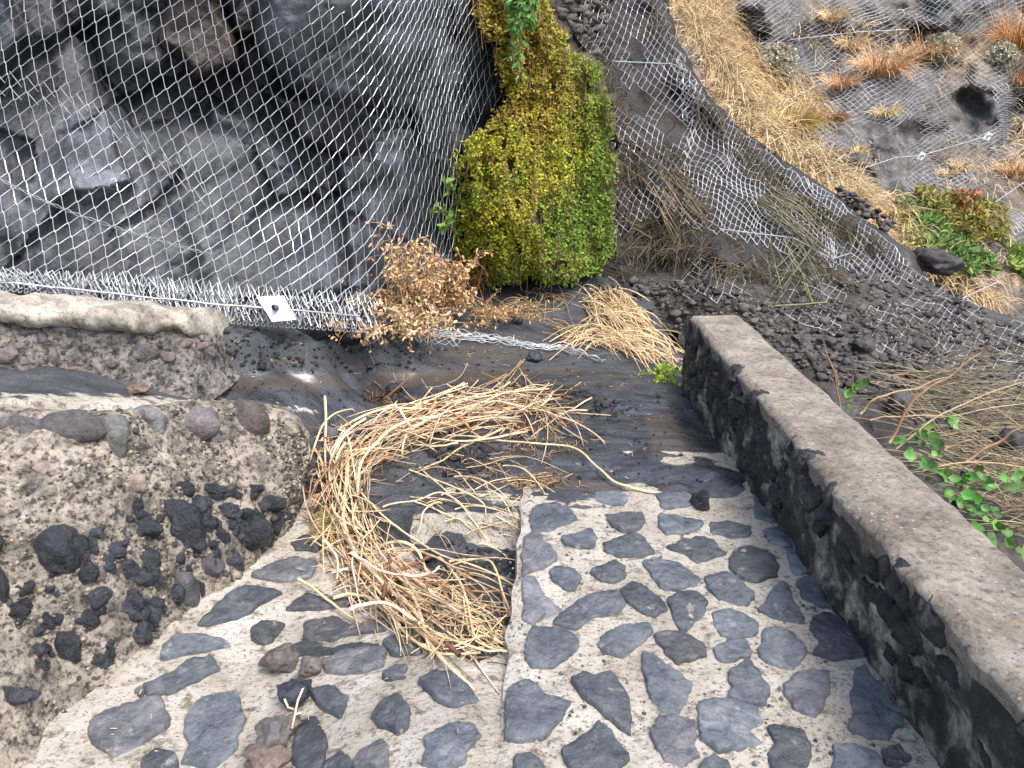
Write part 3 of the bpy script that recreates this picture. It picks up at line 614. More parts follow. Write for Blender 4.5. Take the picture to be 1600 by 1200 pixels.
front = np.full(CU.shape, .0); Cc = np.tile(np.array([.30, .30, .33]), CU.shape + (1,))
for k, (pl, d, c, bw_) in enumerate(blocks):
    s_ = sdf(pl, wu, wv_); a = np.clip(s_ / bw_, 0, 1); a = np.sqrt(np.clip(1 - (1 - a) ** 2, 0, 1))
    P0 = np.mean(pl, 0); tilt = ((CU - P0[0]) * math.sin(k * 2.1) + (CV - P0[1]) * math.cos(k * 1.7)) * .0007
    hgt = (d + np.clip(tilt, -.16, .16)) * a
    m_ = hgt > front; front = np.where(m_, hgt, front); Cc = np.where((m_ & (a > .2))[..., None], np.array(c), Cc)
def facets(u, v, n, amp, seed):
    r_ = np.random.default_rng(seed); c_ = r_.random((n, 2)) * [1320, 820] + [-420, -260]; gr = r_.normal(size=(n, 2)) * amp; best = np.full(u.shape, 1e9); out = np.zeros(u.shape)
    for i in range(n):
        d_ = np.hypot((u - c_[i, 0]) * .8 + (v - c_[i, 1]) * .5, (v - c_[i, 1]) * 1.2); k_ = d_ < best; best = np.where(k_, d_, best); out = np.where(k_, (u - c_[i, 0]) * gr[i, 0] + (v - c_[i, 1]) * gr[i, 1], out)
    return np.clip(out, -.07, .07)
CY = netY(CU, CV) + .50 - front + facets(wu, wv_, 26, .0006, 3) + uvn(CU, CV, 1 / 50, 5, 2) * .035 - np.abs(uvn(CU, CV, 1 / 90, 2, 7)) * .05
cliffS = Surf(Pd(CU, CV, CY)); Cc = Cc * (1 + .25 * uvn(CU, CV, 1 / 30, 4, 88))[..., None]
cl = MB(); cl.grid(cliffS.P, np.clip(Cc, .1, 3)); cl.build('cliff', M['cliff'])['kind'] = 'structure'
# ------------------------------------------------------------------ nets
def netpatch(mb, Sf, Tf, s0, s1, t0, t1, u0, v0, surfY, keep, r=.0028, kink=.045, jit=1.0, k=3, split=None):
    """diamond lattice with integer nodes (s,t); Newton inversion from lattice to picture coordinates"""
    s_, t_ = np.meshgrid(np.arange(s0, s1), np.arange(t0, t1)); u = np.full(s_.shape, float(u0)); v = np.full(s_.shape, float(v0))
    for it in range(60):
        a = Sf(u, v) - s_; b = Tf(u, v) - t_; e = .5
        au = (Sf(u + e, v) - Sf(u - e, v)); av = (Sf(u, v + e) - Sf(u, v - e)); bu = (Tf(u + e, v) - Tf(u - e, v)); bv = (Tf(u, v + e) - Tf(u, v - e))
        det = au * bv - av * bu; det = np.where(np.abs(det) < 1e-7, 1e-7, det)
        du = (a * bv - b * av) / det; dv = (b * au - a * bu) / det; l = np.maximum(1, np.hypot(du, dv) / 60); u = u - du / l; v = v - dv / l
    ok = (np.abs(Sf(u, v) - s_) < .05) & (np.abs(Tf(u, v) - t_) < .05) & keep(u, v)
    u = u + uvn(s_ * 1., t_ * 1., .7, 2, 3) * jit; v = v + uvn(s_ * 1., t_ * 1., .7, 2, 13) * jit
    Pn = Pd(u, v, surfY(u, v)); 
    for (di, dj) in ((0, 1), (1, 0)):
        A_ = Pn[:Pn.shape[0] - di, :Pn.shape[1] - dj][ok[:ok.shape[0] - di, :ok.shape[1] - dj] & ok[di:, dj:]]
        B_ = Pn[di:, dj:][ok[:ok.shape[0] - di, :ok.shape[1] - dj] & ok[di:, dj:]]
        # twisted joints: each strand bends at both ends
        dd = B_ - A_; side = np.cross(dd, [0, 1, 0]) * kink * (1 if di else -1)
        m1 = A_ + dd * .12 + side; m2 = B_ - dd * .12 - side
        c = (1, 1, 1)
        mb.segs(A_, m1, r, c, k); mb.segs(m1, m2, r, c, k); mb.segs(m2, B_, r, c, k)
    return u, v, ok
# left net: near-vertical family s, rising family t steepening into the fold
gu = np.arange(-600, 1000, 2.0)
gs = np.interp(gu, [-600, 300, 450, 560, 640, 700, 735, 790, 1000], [.50, .60, .66, .9, 1.9, 3.0, 1.6, 1.1, 1.1]); gI = np.cumsum(gs) * 2.0
sI = np.cumsum(1 / np.interp(gu, [-600, 0, 400, 560, 620, 690, 720, 790, 1000], [22, 22, 19, 17, 13, 8, 9.5, 13, 13])) * 2.0
def tL(u, v):
    k_ = ss(v, 60, 420); return (v + np.interp(u, gu, gI) * (.62 + .38 * (1 - .25 * k_)) + 10 * np.sin(u / 130 + v / 90)) / 21.5
def sL(u, v): return np.interp(u - v * np.interp(u, [0, 450, 700], [.22, .34, .2]) + 6 * np.sin(v / 70.), gu, sI)
plantL = [(-400, 2000), (0, 2000)]
def keepL(u, v):
    right_ = np.interp(v, [-200, 0, 90, 150, 220, 330, 420, 505], [770, 775, 790, 785, 740, 720, 705, 600])
    return (u > -330) & (u < right_) & (v > -190) & (v < np.interp(u, [-300, 0, 150, 400, 560, 640], [430, 436, 452, 478, 495, 440]))
nroot = empty('rockfall_net', Pd(200, 470, 3.7), 'bright galvanised rockfall net draped over the dark basalt cliff at the upper left', 'netting')
nb_ = MB(); yL = lambda u, v: netY(u, v) + .03 * uvn(u, v, 1 / 80, 2, 66)
netpatch(nb_, sL, tL, -14, 125, -24, 112, 300, 200, yL, keepL, .0024)
nb_.build('wire_mesh', M['wire'], nroot, smooth=False)
# overlapping panel edge: zigzag selvage crossing the upper left
sb = MB(); sx = np.arange(-320, 330, 13.0); sy = np.interp(sx, [-320, 0, 40, 110, 210, 330], [80, 118, 128, 150, 205, 300])
for off, amp in ((0, 11), (22, 9)):
    zz = np.array([(x + (3 if i % 2 else -3), y + off + (amp if i % 2 else -amp)) for i, (x, y) in enumerate(zip(sx, sy))]); sb.tube(Pd(zz[:, 0], zz[:, 1], yL(zz[:, 0], zz[:, 1]) - .03), .003, k=4)
cabl = np.array([(-60, 250), (0, 280), (60, 310), (120, 335), (200, 362), (270, 382), (330, 398)]); t = np.linspace(0, 6, 80); cu_, cv_ = np.interp(t, range(7), cabl[:, 0]), np.interp(t, range(7), cabl[:, 1])
for ph in (0, 3.1): sb.tube(Pd(cu_ + 0, cv_ + 2.2 * np.sin(t * 12 + ph), yL(cu_, cv_) - .03 - .008 * np.cos(t * 12 + ph)), .0022)
sb.build('lacing_wire', M['wire_dull'], nroot)
# crumpled bottom rows
bb = MB(); rs = np.random.default_rng(3)
base = lambda u: np.interp(u, [-320, 0, 100, 250, 400, 560, 640], [430, 436, 447, 466, 480, 490, 500])
for layer in range(4):
    lo = [8, 20, 33, 45][layer]
    for x in np.arange(-320, 590, 9.5):
        f_ = np.interp(x, [-320, 60, 200, 560], [.45, .5, 1.0, 1.0])
        y0 = base(x) + (lo - 22) * f_; j = rs.normal(0, 2.2, 6); h = 17 * f_ + 3
        Yd = yL(x, 470) - .07 - layer * .012
        p = np.array([(x - 7 + j[0], y0 + j[1]), (x + 1 + j[2], y0 - h + j[3]), (x + 8 + j[4], y0 + j[5])])
        bb.tube(Pd(p[:, 0], p[:, 1], Yd + np.array([0, .03, -.01]) + rs.normal(0, .008)), .0034, k=4)
        if layer == 3 or rs.random() < .3:
            a_ = np.linspace(0, 5.2, 8); bb.tube(Pd(x + 3.2 * np.cos(a_), y0 + 3 + 3.5 * np.sin(a_), Yd - .01), .0028, k=4)
bb.build('crumpled_hem', M['wire'], nroot, smooth=False)
kb = MB(); kx = np.linspace(-330, 560, 60); ky = np.interp(kx, [-330, 0, 120, 300, 450, 560], [436, 441, 452, 472, 484, 494]); kb.tube(Pd(kx, ky + uvn(kx, ky, .03, 2, 2) * 1.5, yL(kx, ky) - .13), .0055, k=6); kb.build('cable', M['wire'], nroot)
ap = empty('anchor_plate', Pd(432, 483, 3.9), None, None); ap.parent = nroot; ap.location = Vector([float(x) for x in Pd(432, 483, 3.86)]) - nroot.location
# plate built as child mesh of the net (part) with its bolt (sub-part)
bpy.data.objects.remove(ap)
pm = MB(); cor = [(401, 464), (443, 462), (463, 499), (425, 503)]; Yp = [3.88, 3.90, 3.80, 3.78]; Q = np.array([Pd(a[0], a[1], y) for a, y in zip(cor, Yp)])
gpl = np.zeros((9, 9, 3)); 
for i in range(9):
    for j in range(9):
        a, b_ = i / 8, j / 8; gpl[i, j] = (Q[0] * (1 - a) + Q[3] * a) * (1 - b_) + (Q[1] * (1 - a) + Q[2] * a) * b_; d_ = math.hypot(a - .5, b_ - .5)
        gpl[i, j] += np.array([0, -1, .3]) * (.020 * math.exp(-(d_ / .2) ** 2) + .006 * math.sin(a * 7 + b_ * 5))
pm.grid(gpl); pm.grid(gpl[::-1] + np.array([0, .006, -.002])); edge_ = np.concatenate([gpl[0], gpl[1:, -1], gpl[-1, :-1][::-1], gpl[1:-1, 0][::-1]]); pm.grid(np.stack([edge_, edge_ + [0, .006, -.002]], 0), wrap=True)
plate = pm.build('anchor_plate', M['plate'], nroot); plate['label'] = 'square white galvanised anchor plate'
bm_ = MB(); cc = gpl[4, 4]; bm_.tube(np.array([cc, cc + [0, -.012, .004], cc + [0, -.028, .012], cc + [0, -.030, .0125]]), [.019, .018, .016, .002], k=6); bm_.tube(np.array([cc, cc + [0, -.05, .02]]), .008, k=8)
bo = bm_.build('bolt', M['bolt']); bo.parent = plate; bo.location = Vector((0, 0, 0)) - nroot.location
# ------------------------------------------------------------------ near debris slope right of the plant
ridge = [(-160, 1015), (0, 1040), (60, 1058), (150, 1105), (200, 1160), (240, 1205), (300, 1300), (370, 1390), (400, 1432), (440, 1450), (456, 1475), (480, 1540), (510, 1620), (570, 1780), (900, 1900), (1300, 1900)]
YN = rbf([(700, -100, 7.3), (900, -100, 8.6), (1010, -100, 9.2), (780, 50, 7.3), (850, 200, 7.6), (980, 60, 8.5), (1040, 0, 9.0), (960, 200, 7.9), (1100, 150, 8.5), (1200, 240, 8.2), (1050, 250, 7.8), (980, 330, 7.4), (1390, 370, 7.4), (1150, 330, 7.3), (1250, 330, 7.3), (1000, 420, 6.9), (1100, 430, 6.3), (1250, 420, 6.6), (1450, 440, 7.0), (1160, 490, 5.5), (1300, 500, 5.6), (1450, 500, 5.9), (1600, 500, 6.2), (1750, 500, 6.0), (1500, 600, 4.6), (1300, 600, 4.7), (1600, 620, 4.5), (1400, 700, 3.9), (1600, 800, 3.2), (1800, 1000, 2.7), (1500, 1000, 2.6), (1100, 700, 4.8), (880, 450, 6.9), (700, 430, 6.9), (1750, 700, 3.9)], 25)
def fold(u, v):
    r = 0
    for (x0, y0, x1, y1, a, wd) in ((1030, 0, 1120, 170, -.12, 26), (1100, 190, 1330, 400, .14, 22), (1120, 260, 1290, 380, -.14, 26), (1060, 120, 1180, 260, -.16, 22), (1020, 420, 1160, 430, .12, 22), (1130, 400, 1330, 420, -.25, 34), (1300, 330, 1400, 390, -.15, 25), (1010, 230, 1050, 330, -.15, 25)):
        ex, ey = x1 - x0, y1 - y0; t = np.clip(((u - x0) * ex + (v - y0) * ey) / (ex * ex + ey * ey), 0, 1); d = np.hypot(u - x0 - t * ex, v - y0 - t * ey); r = r + a * np.exp(-(d / wd) ** 2)
    return r
vv = np.concatenate([np.arange(-150, 1300, 5.0)]); un = np.linspace(0, 1, 230); ur = interp(ridge, vv); ul = np.interp(vv, [-150, 400, 450, 520, 1300], [690, 690, 880, 1060, 1060])
NU = ul[:, None] + un[None] * (ur - ul)[:, None]; NV = np.repeat(vv[:, None], len(un), 1); NU = NU + uvn(NV, NU * 0, 1 / 14, 2, 3) * 5 * ss(un, .9, 1)[None]
near_raw = lambda u, v: YN(u, v) + fold(u, v)
NY = near_raw(NU, NV) + uvn(NU, NV, 1 / 22, 4, 15) * .05 * (1 - .6 * ss(NV, 500, 700)) + (1 - np.sqrt(np.clip(1 - ss(un, .93, 1) ** 2, 0, 1)))[None] * .35
NP = Pd(NU, NV, NY); back = NP[:, -1:] + np.array([[[.15, .5, -.1]], ]); back2 = NP[:, -1:] + np.array([[[.6, 2.2, -1.2]]])
NPf = np.concatenate([NP, back, back2], 1); nearS = Surf(NP)
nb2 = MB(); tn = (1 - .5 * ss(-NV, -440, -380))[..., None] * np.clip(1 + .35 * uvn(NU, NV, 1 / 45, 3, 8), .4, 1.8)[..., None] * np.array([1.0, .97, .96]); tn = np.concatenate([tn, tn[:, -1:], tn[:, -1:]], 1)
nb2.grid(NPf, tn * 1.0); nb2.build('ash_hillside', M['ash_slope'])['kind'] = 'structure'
def nearY(u, v): 
    return near_raw(u, v) - .07
def netlin(mb, poly, a1, d1, a2, d2, surfY, r, warp=0, wsc=1 / 60, kink=.03, seed=0, jit=.6, hole=None):
    """two straight families (angle, spacing) with a soft warp, clipped to a polygon"""
    P = np.array(poly, float); lo, hi = P.min(0) - 40, P.max(0) + 40; c0 = (lo + hi) / 2
    n1 = np.array([-math.sin(a1), math.cos(a1)]) / d1; n2 = np.array([-math.sin(a2), math.cos(a2)]) / d2; Mx = np.linalg.inv(np.array([n1, n2]))
    cn = np.array([[lo[0], lo[1]], [hi[0], lo[1]], [hi[0], hi[1]], [lo[0], hi[1]]]) - c0; st = cn @ np.array([n1, n2]).T
    s_, t_ = np.meshgrid(np.arange(int(st[:, 0].min()) - 1, int(st[:, 0].max()) + 2), np.arange(int(st[:, 1].min()) - 1, int(st[:, 1].max()) + 2))
    uv = np.stack([s_, t_], -1) @ Mx.T + c0; u, v = uv[..., 0], uv[..., 1]
    du = uvn(u, v, wsc, 2, seed + 1) * warp; dv = uvn(u, v, wsc, 2, seed + 5) * warp
    du = du + uvn(u, v, .05, 2, seed + 3) * jit * 2; dv = dv + uvn(u, v, .05, 2, seed + 4) * jit * 2
    u = u + du; v = v + dv; ok = sdf(poly, u, v) > 0
    if hole is not None: ok &= hole(u, v)
    Pn = Pd(u, v, surfY(u, v)); rr = r
    for di, dj in ((0, 1), (1, 0)):
        m_ = ok[:ok.shape[0] - di, :ok.shape[1] - dj] & ok[di:, dj:]
        A_ = Pn[:Pn.shape[0] - di, :Pn.shape[1] - dj][m_]; B_ = Pn[di:, dj:][m_]; dd = B_ - A_; side = np.cross(dd, [0, 1, 0]) * kink * (1 if di else -1)
        m1 = A_ + dd * .2 + side; m2 = B_ - dd * .2 - side
        mb.segs(A_, m1, rr); mb.segs(m1, m2, rr); mb.segs(m2, B_, rr)
n2 = empty('rockfall_net', Pd(1150, 300, 7.5), 'creased galvanised net slumped down the ash ridge just right of the green plant', 'netting')
nb3 = MB(); mat_hole = lambda u, v: uvn(u, v, 1 / 40, 3, 120) < .7
netlin(nb3, [(925, -150), (1018, -150), (1040, 0), (1060, 60), (1105, 150), (1060, 330), (1010, 350), (950, 390), (955, 200), (945, 110), (900, 60)], R(-66), 9, R(42), 12, nearY, .0042, 6, 1 / 50, seed=1, hole=mat_hole)
netlin(nb3, [(1050, 60), (1105, 148), (1160, 200), (1205, 240), (1300, 302), (1390, 372), (1452, 440), (1400, 450), (1300, 420), (1200, 390), (1060, 350), (1070, 220)], R(-72), 7.5, R(38), 9, nearY, .0042, 9, 1 / 40, seed=2, hole=mat_hole)
nb3.build('wire_mesh', M['wire'], n2, smooth=False)
nb3 = MB(); netlin(nb3, [(990, 400), (1130, 400), (1300, 430), (1470, 450), (1640, 500), (1760, 560), (1760, 640), (1560, 600), (1400, 560), (1280, 520), (1190, 490), (1080, 470), (980, 460)], R(-58), 13, R(24), 15, lambda u, v: near_raw(u, v) + uvn(u, v, 1 / 22, 4, 15) * .03 - .02, .0042, 9, 1 / 50, seed=3, hole=lambda u, v: uvn(u, v, 1 / 35, 3, 140) < .5)
nb3.build('buried_mesh', M['wire'], n2, smooth=False)
kb = MB()
def cable(mb, pts, Yf, r=.008, off=.1, n=40, sag=0, k=5):
    p = np.array(pts, float); t = np.linspace(0, len(p) - 1, n); u_ = np.interp(t, range(len(p)), p[:, 0]); v_ = np.interp(t, range(len(p)), p[:, 1]); mb.tube(Pd(u_, v_, Yf(u_, v_) - off), r, k=k)
for pts_, r_ in (([(1125, 358), (1240, 372), (1300, 405), (1330, 395)], .006), ([(960, 96), (1050, 100), (1075, 112)], .007)):
    kb = MB(); cable(kb, pts_, nearY, r_); kb.build('cable', M['wire_dull'], n2)
# ------------------------------------------------------------------ far hillside
YF = rbf([(950, -200, 13), (1100, -200, 13.5), (1400, -200, 14.5), (1800, -200, 15), (1000, 60, 11.5), (1150, 60, 12.2), (1400, 50, 13), (1800, 50, 13.5), (1150, 200, 10.6), (1300, 150, 12), (1600, 150, 12.5), (1200, 300, 9.8), (1300, 350, 9.5), (1450, 300, 10.5), (1700, 300, 11), (1350, 450, 8.9), (1500, 430, 9.0), (1800, 450, 9.5), (1400, 600, 8.2), (1700, 600, 8.2), (1000, 400, 9.6)], 40)
bulges = [(1385, 150, 95, 62, -.9), (1290, 205, 80, 45, -.55), (1512, 165, 30, 24, .62), (1495, 196, 26, 16, .3), (1555, 150, 45, 55, -.6), (1430, 205, 60, 60, -.3), (1200, 25, 45, 45, -.7), (1165, 40, 26, 30, .7), (1400, 10, 120, 40, -.4), (1500, 20, 50, 40, -.5), (1590, 160, 25, 60, .9), (1350, 310, 80, 40, -.3), (1480, 290, 90, 30, -.3), (1560, 350, 50, 40, -.2), (1350, 240, 60, 30, -.3)]
def farY(u, v):
    r = YF(u, v); u0_, v0_ = u, v; u = u + 16 * uvn(u, v, 1 / 30, 3, 301); v = v + 16 * uvn(u0_, v0_, 1 / 30, 3, 302)
    for (x, y, a, b_, d) in bulges: r = r + d * np.exp(-(((u - x) / a) ** 2 + ((v - y) / b_) ** 2) ** 1.5)
    return r + uvn(u, v, 1 / 60, 3, 31) * .12
fu = np.arange(920, 1860, 5.0); fv = np.arange(-220, 640, 5.0); FU, FV = np.meshgrid(fu, fv); FY = farY(FU, FV) + uvn(FU, FV, 1 / 18, 4, 3) * .08 - np.abs(uvn(FU, FV, 1 / 40, 3, 13)) * .06
farS = Surf(Pd(FU, FV, FY)); fb2 = MB()
warm = np.clip(uvn(FU, FV, 1 / 90, 3, 77) * 1.2 + .5 * ss(FV, 200, 420) + .1, 0, 1)
for (x, y, a, b_, d) in bulges: warm = warm * (1 - .9 * np.exp(-(((FU - x) / a / 1.1) ** 2 + ((FV - y) / b_ / 1.1) ** 2) ** 2))
fc = np.array([1.9, 1.98, 2.15]) * (1 - warm[..., None]) + np.array([6.0, 4.6, 3.0]) * warm[..., None]
fc = fc * (1 - .75 * np.exp(-(((FU - 1520) / 34) ** 2 + ((FV - 165) / 38) ** 2) ** 2))[..., None] if False else fc
fb2.grid(farS.P, fc); fb2.build('hillside', M['ash_slope'])['kind'] = 'structure'
n3 = empty('rockfall_net', Pd(1400, 200, 11), 'fine grey net stretched over the distant boulders and hillside at the upper right', 'netting')
nb4 = MB(); fy2 = lambda u, v: farY(u, v) - .10 * 1.0 - .05
cav = lambda u, v: (((u - 1520) / 36) ** 2 + ((v - 172) / 36) ** 2 > 1) & (uvn(u, v, 1 / 70, 3, 200) < .55)
netlin(nb4, [(1070, -150), (1780, -150), (1780, 480), (1600, 400), (1480, 350), (1400, 330), (1310, 300), (1235, 235), (1180, 190), (1120, 110), (1075, 30)], R(-33), 6.6, R(33), 6.6, fy2, .0048, 7, 1 / 45, seed=9, hole=cav)
nb4.build('wire_mesh', M['wire'], n3, smooth=False)
kb = MB()
for pts in ([(1180, 182), (1288, 128), (1345, 98)], [(1305, 278), (1400, 246), (1440, 243), (1545, 212)], [(1555, 316), (1600, 285), (1700, 220)], [(1235, 62), (1340, 50), (1420, 46)], [(1225, 445), (1340, 448), (1500, 468), (1560, 440)][2:]):
    kb = MB(); cable(kb, pts, farY, .006, .45, 30); kb.build('cable', M['wire'], n3)
for (x, y, s_) in ((1440, 243, 7), (1544, 212, 7), (1297, 280, 6)):
    pk = MB(); P = Pd(x, y, farY(x, y) - .5); k = P[1] / F * s_
    a_ = np.array([[-1, 0, -.6], [.2, 0, -1], [1, 0, .3], [-.2, 0, .8]]) * k
    pk.add(np.concatenate([P + a_, P + a_ + [0, .02, 0]]), [[0, 1, 2, 3], [7, 6, 5, 4], [0, 4, 5, 1], [1, 5, 6, 2], [2, 6, 7, 3], [3, 7, 4, 0]]); pk.tube(np.array([P + [0, .02, 0], P - [0, .06, 0]]), k * .25, k=6)
    pk.build('anchor_plate', M['plate'], n3, smooth=False)
# ------------------------------------------------------------------ gravel
gv = MB(); rs = np.random.default_rng(8)
def scatter_gravel(poly, n, smin, smax, surf, off=0):
    q = inpoly(poly, n); P = surf.at(q[:, 0], q[:, 1]) if surf is not ground else gat(q[:, 0], q[:, 1])
    for p in P:
        k = p[1] / F * rs.uniform(smin, smax) * (1 if rs.random() > .1 else 1.6); lump(gv, p + [0, 0, k * .2], (k, k, k * rs.uniform(.6, .9)), int(rs.integers(0, 40)) + 400, 2, g(rs.uniform(.35, 1.2)) * np.array([1, .93, .92]), 0, .55, 5)
scatter_gravel([(1120, 490), (1160, 470), (1260, 460), (1420, 500), (1500, 560), (1600, 660), (1640, 760), (1560, 740), (1420, 650), (1300, 600), (1200, 540)], 1500, 2, 7, nearS)
scatter_gravel([(960, 440), (1120, 440), (1180, 470), (1060, 520), (1040, 500), (990, 480)], 160, 3, 7, nearS)
scatter_gravel([(865, -60), (960, -60), (945, 60), (930, 90), (880, 40)], 220, 4, 9, nearS)
scatter_gravel([(1300, 290), (1345, 310), (1400, 350), (1380, 360), (1310, 310)], 60, 3, 6, nearS)
scatter_gravel([(1380, 380), (1460, 440), (1600, 520), (1600, 640), (1500, 560), (1300, 440)], 420, 2.5, 6, nearS)
gv.build('gravel', M['dry_rock'])['kind'] = 'stuff'
gv = MB(); 
scatter_gravel([(660, 700), (760, 700), (770, 735), (700, 745)], 110, 3, 8, ground); scatter_gravel([(780, 600), (900, 606), (1000, 640), (960, 665), (860, 640)], 130, 1.5, 5, ground); scatter_gravel([(900, 440), (1060, 430), (1070, 520), (1000, 500)], 160, 2, 7, ground)
scatter_gravel([(560, 620), (1060, 620), (1180, 760), (880, 750), (560, 800)], 260, 1, 3.5, ground); scatter_gravel([(300, 600), (620, 600), (620, 640), (330, 630)], 60, 1, 3, ground); scatter_gravel([(340, 510), (560, 520), (700, 545), (640, 575), (360, 580)], 260, 1, 4, ground); scatter_gravel([(300, 540), (700, 520), (1000, 560), (900, 580), (350, 590)], 120, 1, 2.6, ground)
scatter_gravel([(700, 850), (810, 860), (800, 900), (720, 900)], 70, 2, 5, ground)
gv.build('loose_cinders', M['wet_rock'])['kind'] = 'stuff'
exec_rest = True
#REST
# ------------------------------------------------------------------ vegetation helpers
rs = np.random.default_rng(21)
def jitcol(c, n, a=.25, b=.08):
    c = np.array(c, float); return np.clip(c[None] * (1 + rs.normal(0, a, (n, 1))) * (1 + rs.normal(0, b, (n, 3))), .005, 1)
def blade(P0, d, L, droop, n=5, wob=.0):
    t = np.linspace(0, 1, n)[:, None]; d = np.asarray(d, float); d = d / np.linalg.norm(d)
    P = np.asarray(P0) + d * L * t + np.array([0, 0, -1]) * droop * L * t ** 2
    if wob: P = P + np.cumsum(rs.normal(0, wob * L / n, (n, 3)), 0) * (t > 0)
    return P
def tuft_mb(P0, rad, hgt, n, colr, r=.004, lean=(0, -.35, 0), droop=.5, k=3):
    mb = MB()
    for i in range(n):
        a = rs.uniform(0, 6.28); q = math.sqrt(rs.random()) * rad * .35; b0 = np.asarray(P0) + [q * math.cos(a), q * math.sin(a), -.03]
        sp_ = rs.uniform(.15, 1.1); d = np.array([math.cos(a) * sp_, math.sin(a) * sp_, 1]) + lean
        L = hgt * rs.uniform(.55, 1.15); P = blade(b0, d, L, droop * rs.uniform(.3, 1.4), 5, .05)
        mb.tube(P, r * np.array([1, .9, .8, .6, .3]), np.clip(np.array(colr) * rs.uniform(.55, 1.3) * (1 + rs.normal(0, .06, 3)), .01, 1), k)
    return mb
# ------------------------------------------------------------------ the green hanging plant
PG = [(735, -60), (845, -60), (852, 0), (880, 45), (905, 80), (945, 108), (958, 190), (966, 300), (962, 400), (948, 425), (880, 445), (800, 440), (752, 455), (722, 425), (708, 390), (700, 330), (716, 300), (704, 240), (750, 200), (788, 150), (772, 90), (740, 20)]
gY = rbf([(700, 0, 5.45), (850, -60, 5.6), (800, 40, 5.5), (740, 250, 5.45), (830, 200, 5.75), (930, 200, 6.3), (970, 300, 6.9), (700, 430, 5.9), (830, 430, 5.95), (960, 430, 6.8), (820, 350, 5.6), (700, 330, 5.7), (905, 80, 6.1), (950, 120, 6.4)], 40)
def greenY(u, v): return gY(u, v) - .10 * uvn(u * 1.6, v * .55, 1 / 38, 3, 9) - .05 * uvn(u * 1., v * 1., 1 / 14, 2, 19)
root = empty('trailing_plant', gat(830, 445)[0], 'dense mat of small yellow green leaves hanging down the cliff like a curtain', 'plant')
gu2 = np.arange(690, 980, 4.0); gv2 = np.arange(-70, 470, 4.0); QU, QV = np.meshgrid(gu2, gv2); sd_ = sdf(PG, QU, QV) + 14 * uvn(QU, QV, 1 / 25, 3, 55)
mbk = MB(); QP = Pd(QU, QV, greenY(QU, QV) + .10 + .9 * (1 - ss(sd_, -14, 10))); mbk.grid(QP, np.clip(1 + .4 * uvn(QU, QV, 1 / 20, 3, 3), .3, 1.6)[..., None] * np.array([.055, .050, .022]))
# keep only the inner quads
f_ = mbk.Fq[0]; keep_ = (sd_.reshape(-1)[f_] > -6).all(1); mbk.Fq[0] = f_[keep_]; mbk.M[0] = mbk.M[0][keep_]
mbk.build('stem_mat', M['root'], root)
q = inpoly(PG, 44000); q = q + rs.normal(0, 3, q.shape); dens = uvn(q[:, 0] * 1.5, q[:, 1] * .7, 1 / 16, 3, 40); q = q[(dens > -.6) & (sdf(PG, q[:, 0], q[:, 1]) + 14 * uvn(q[:, 0], q[:, 1], 1 / 25, 3, 55) + 5 > rs.random(len(q)) * 16)]; n = len(q)
dep = rs.random(n) ** 1.3 * .13; P = Pd(q[:, 0], q[:, 1], greenY(q[:, 0], q[:, 1]) + .03 - dep)
gr = np.clip(ss(q[:, 0] - np.interp(q[:, 1], [0, 100, 250, 450], [905, 895, 905, 865]), -60, 70) + ss(q[:, 1], 250, 430) * .55 + .8 * uvn(q[:, 0], q[:, 1], 1 / 45, 3, 61) * ss(q[:, 1], 180, 330), 0, 1)[:, None]
oc = np.clip(ss(-q[:, 1], -290, -120)[:, 0:1] if False else ss(290 - q[:, 1], 0, 160)[:, None] * .8 + .5 * uvn(q[:, 0], q[:, 1], 1 / 22, 3, 71)[:, None], 0, 1)
cG = np.array([.17, .28, .03]); cY = np.array([.42, .43, .035]); cO = np.array([.44, .33, .05])
c = cY * (1 - oc) + cO * oc; c = c * (1 - gr) + cG * gr; c = c * rs.uniform(.45, 1.35, (n, 1)) * (1 + rs.normal(0, .08, (n, 3)))
br = rs.random(n) < .06 + .5 * ss(q[:, 0], 935, 975) * (q[:, 1] < 330); c[br] = np.array([.20, .11, .05])
D = rs.normal(size=(n, 3)) * [1, .7, .8] + [0, -.3, -.25]; Nn = rs.normal(size=(n, 3)) * .6 + [.2, -.8, .7]
k = P[:, 1] / F; mb = MB(); mb.leaves(P, D, Nn, k * rs.uniform(3.2, 6.8, n), k * rs.uniform(1.0, 1.9, n), np.clip(c, .01, 1)); mb.build('foliage', M['leaf'], root)
mb = MB()
for i in range(90):
    u0, v0 = inpoly(PG, 1)[0]; L = rs.uniform(20, 70); t = np.linspace(0, 1, 6); uu = u0 + np.cumsum(rs.normal(0, 1.4, 6)); v_ = v0 + t * L; mb.tube(Pd(uu, v_, greenY(uu, v_) - .13), .004, (.22, .13, .06), 3)
mb.build('stems', M['branch'], root)
# larger-leaved strand hanging at the top
root = empty('hanging_vine', Pd(812, -60, 5.2), 'bright green long leaved strand hanging in front of the top of the yellow plant', 'plant')
mb = MB(); ml = MB()
for i in range(13):
    u0 = rs.uniform(775, 838); ln = rs.uniform(60, 175) * (1 if 795 < u0 < 825 else .65); t = np.linspace(0, 1, 12); uu = u0 + np.cumsum(rs.normal(0, 1.5, 12)); v_ = -60 + t * ln; Y_ = 5.2 - rs.uniform(0, .12) + t * 0; P = Pd(uu, v_, Y_); mb.tube(P, .006, (.12, .16, .05), 4)
    for p in P[2:]:
        n_ = 5; ml.leaves(p + rs.normal(0, .012, (n_, 3)), rs.normal(size=(n_, 3)) * [1, .6, .4] + [0, -.2, -.9], rs.normal(size=(n_, 3)) * .5 + [0, -1, .5], rs.uniform(.03, .065, n_), rs.uniform(.005, .010, n_), jitcol((.12, .27, .055), n_, .25))
mb.build('stems', M['branch'], root); ml.build('leaves', M['leaf'], root)
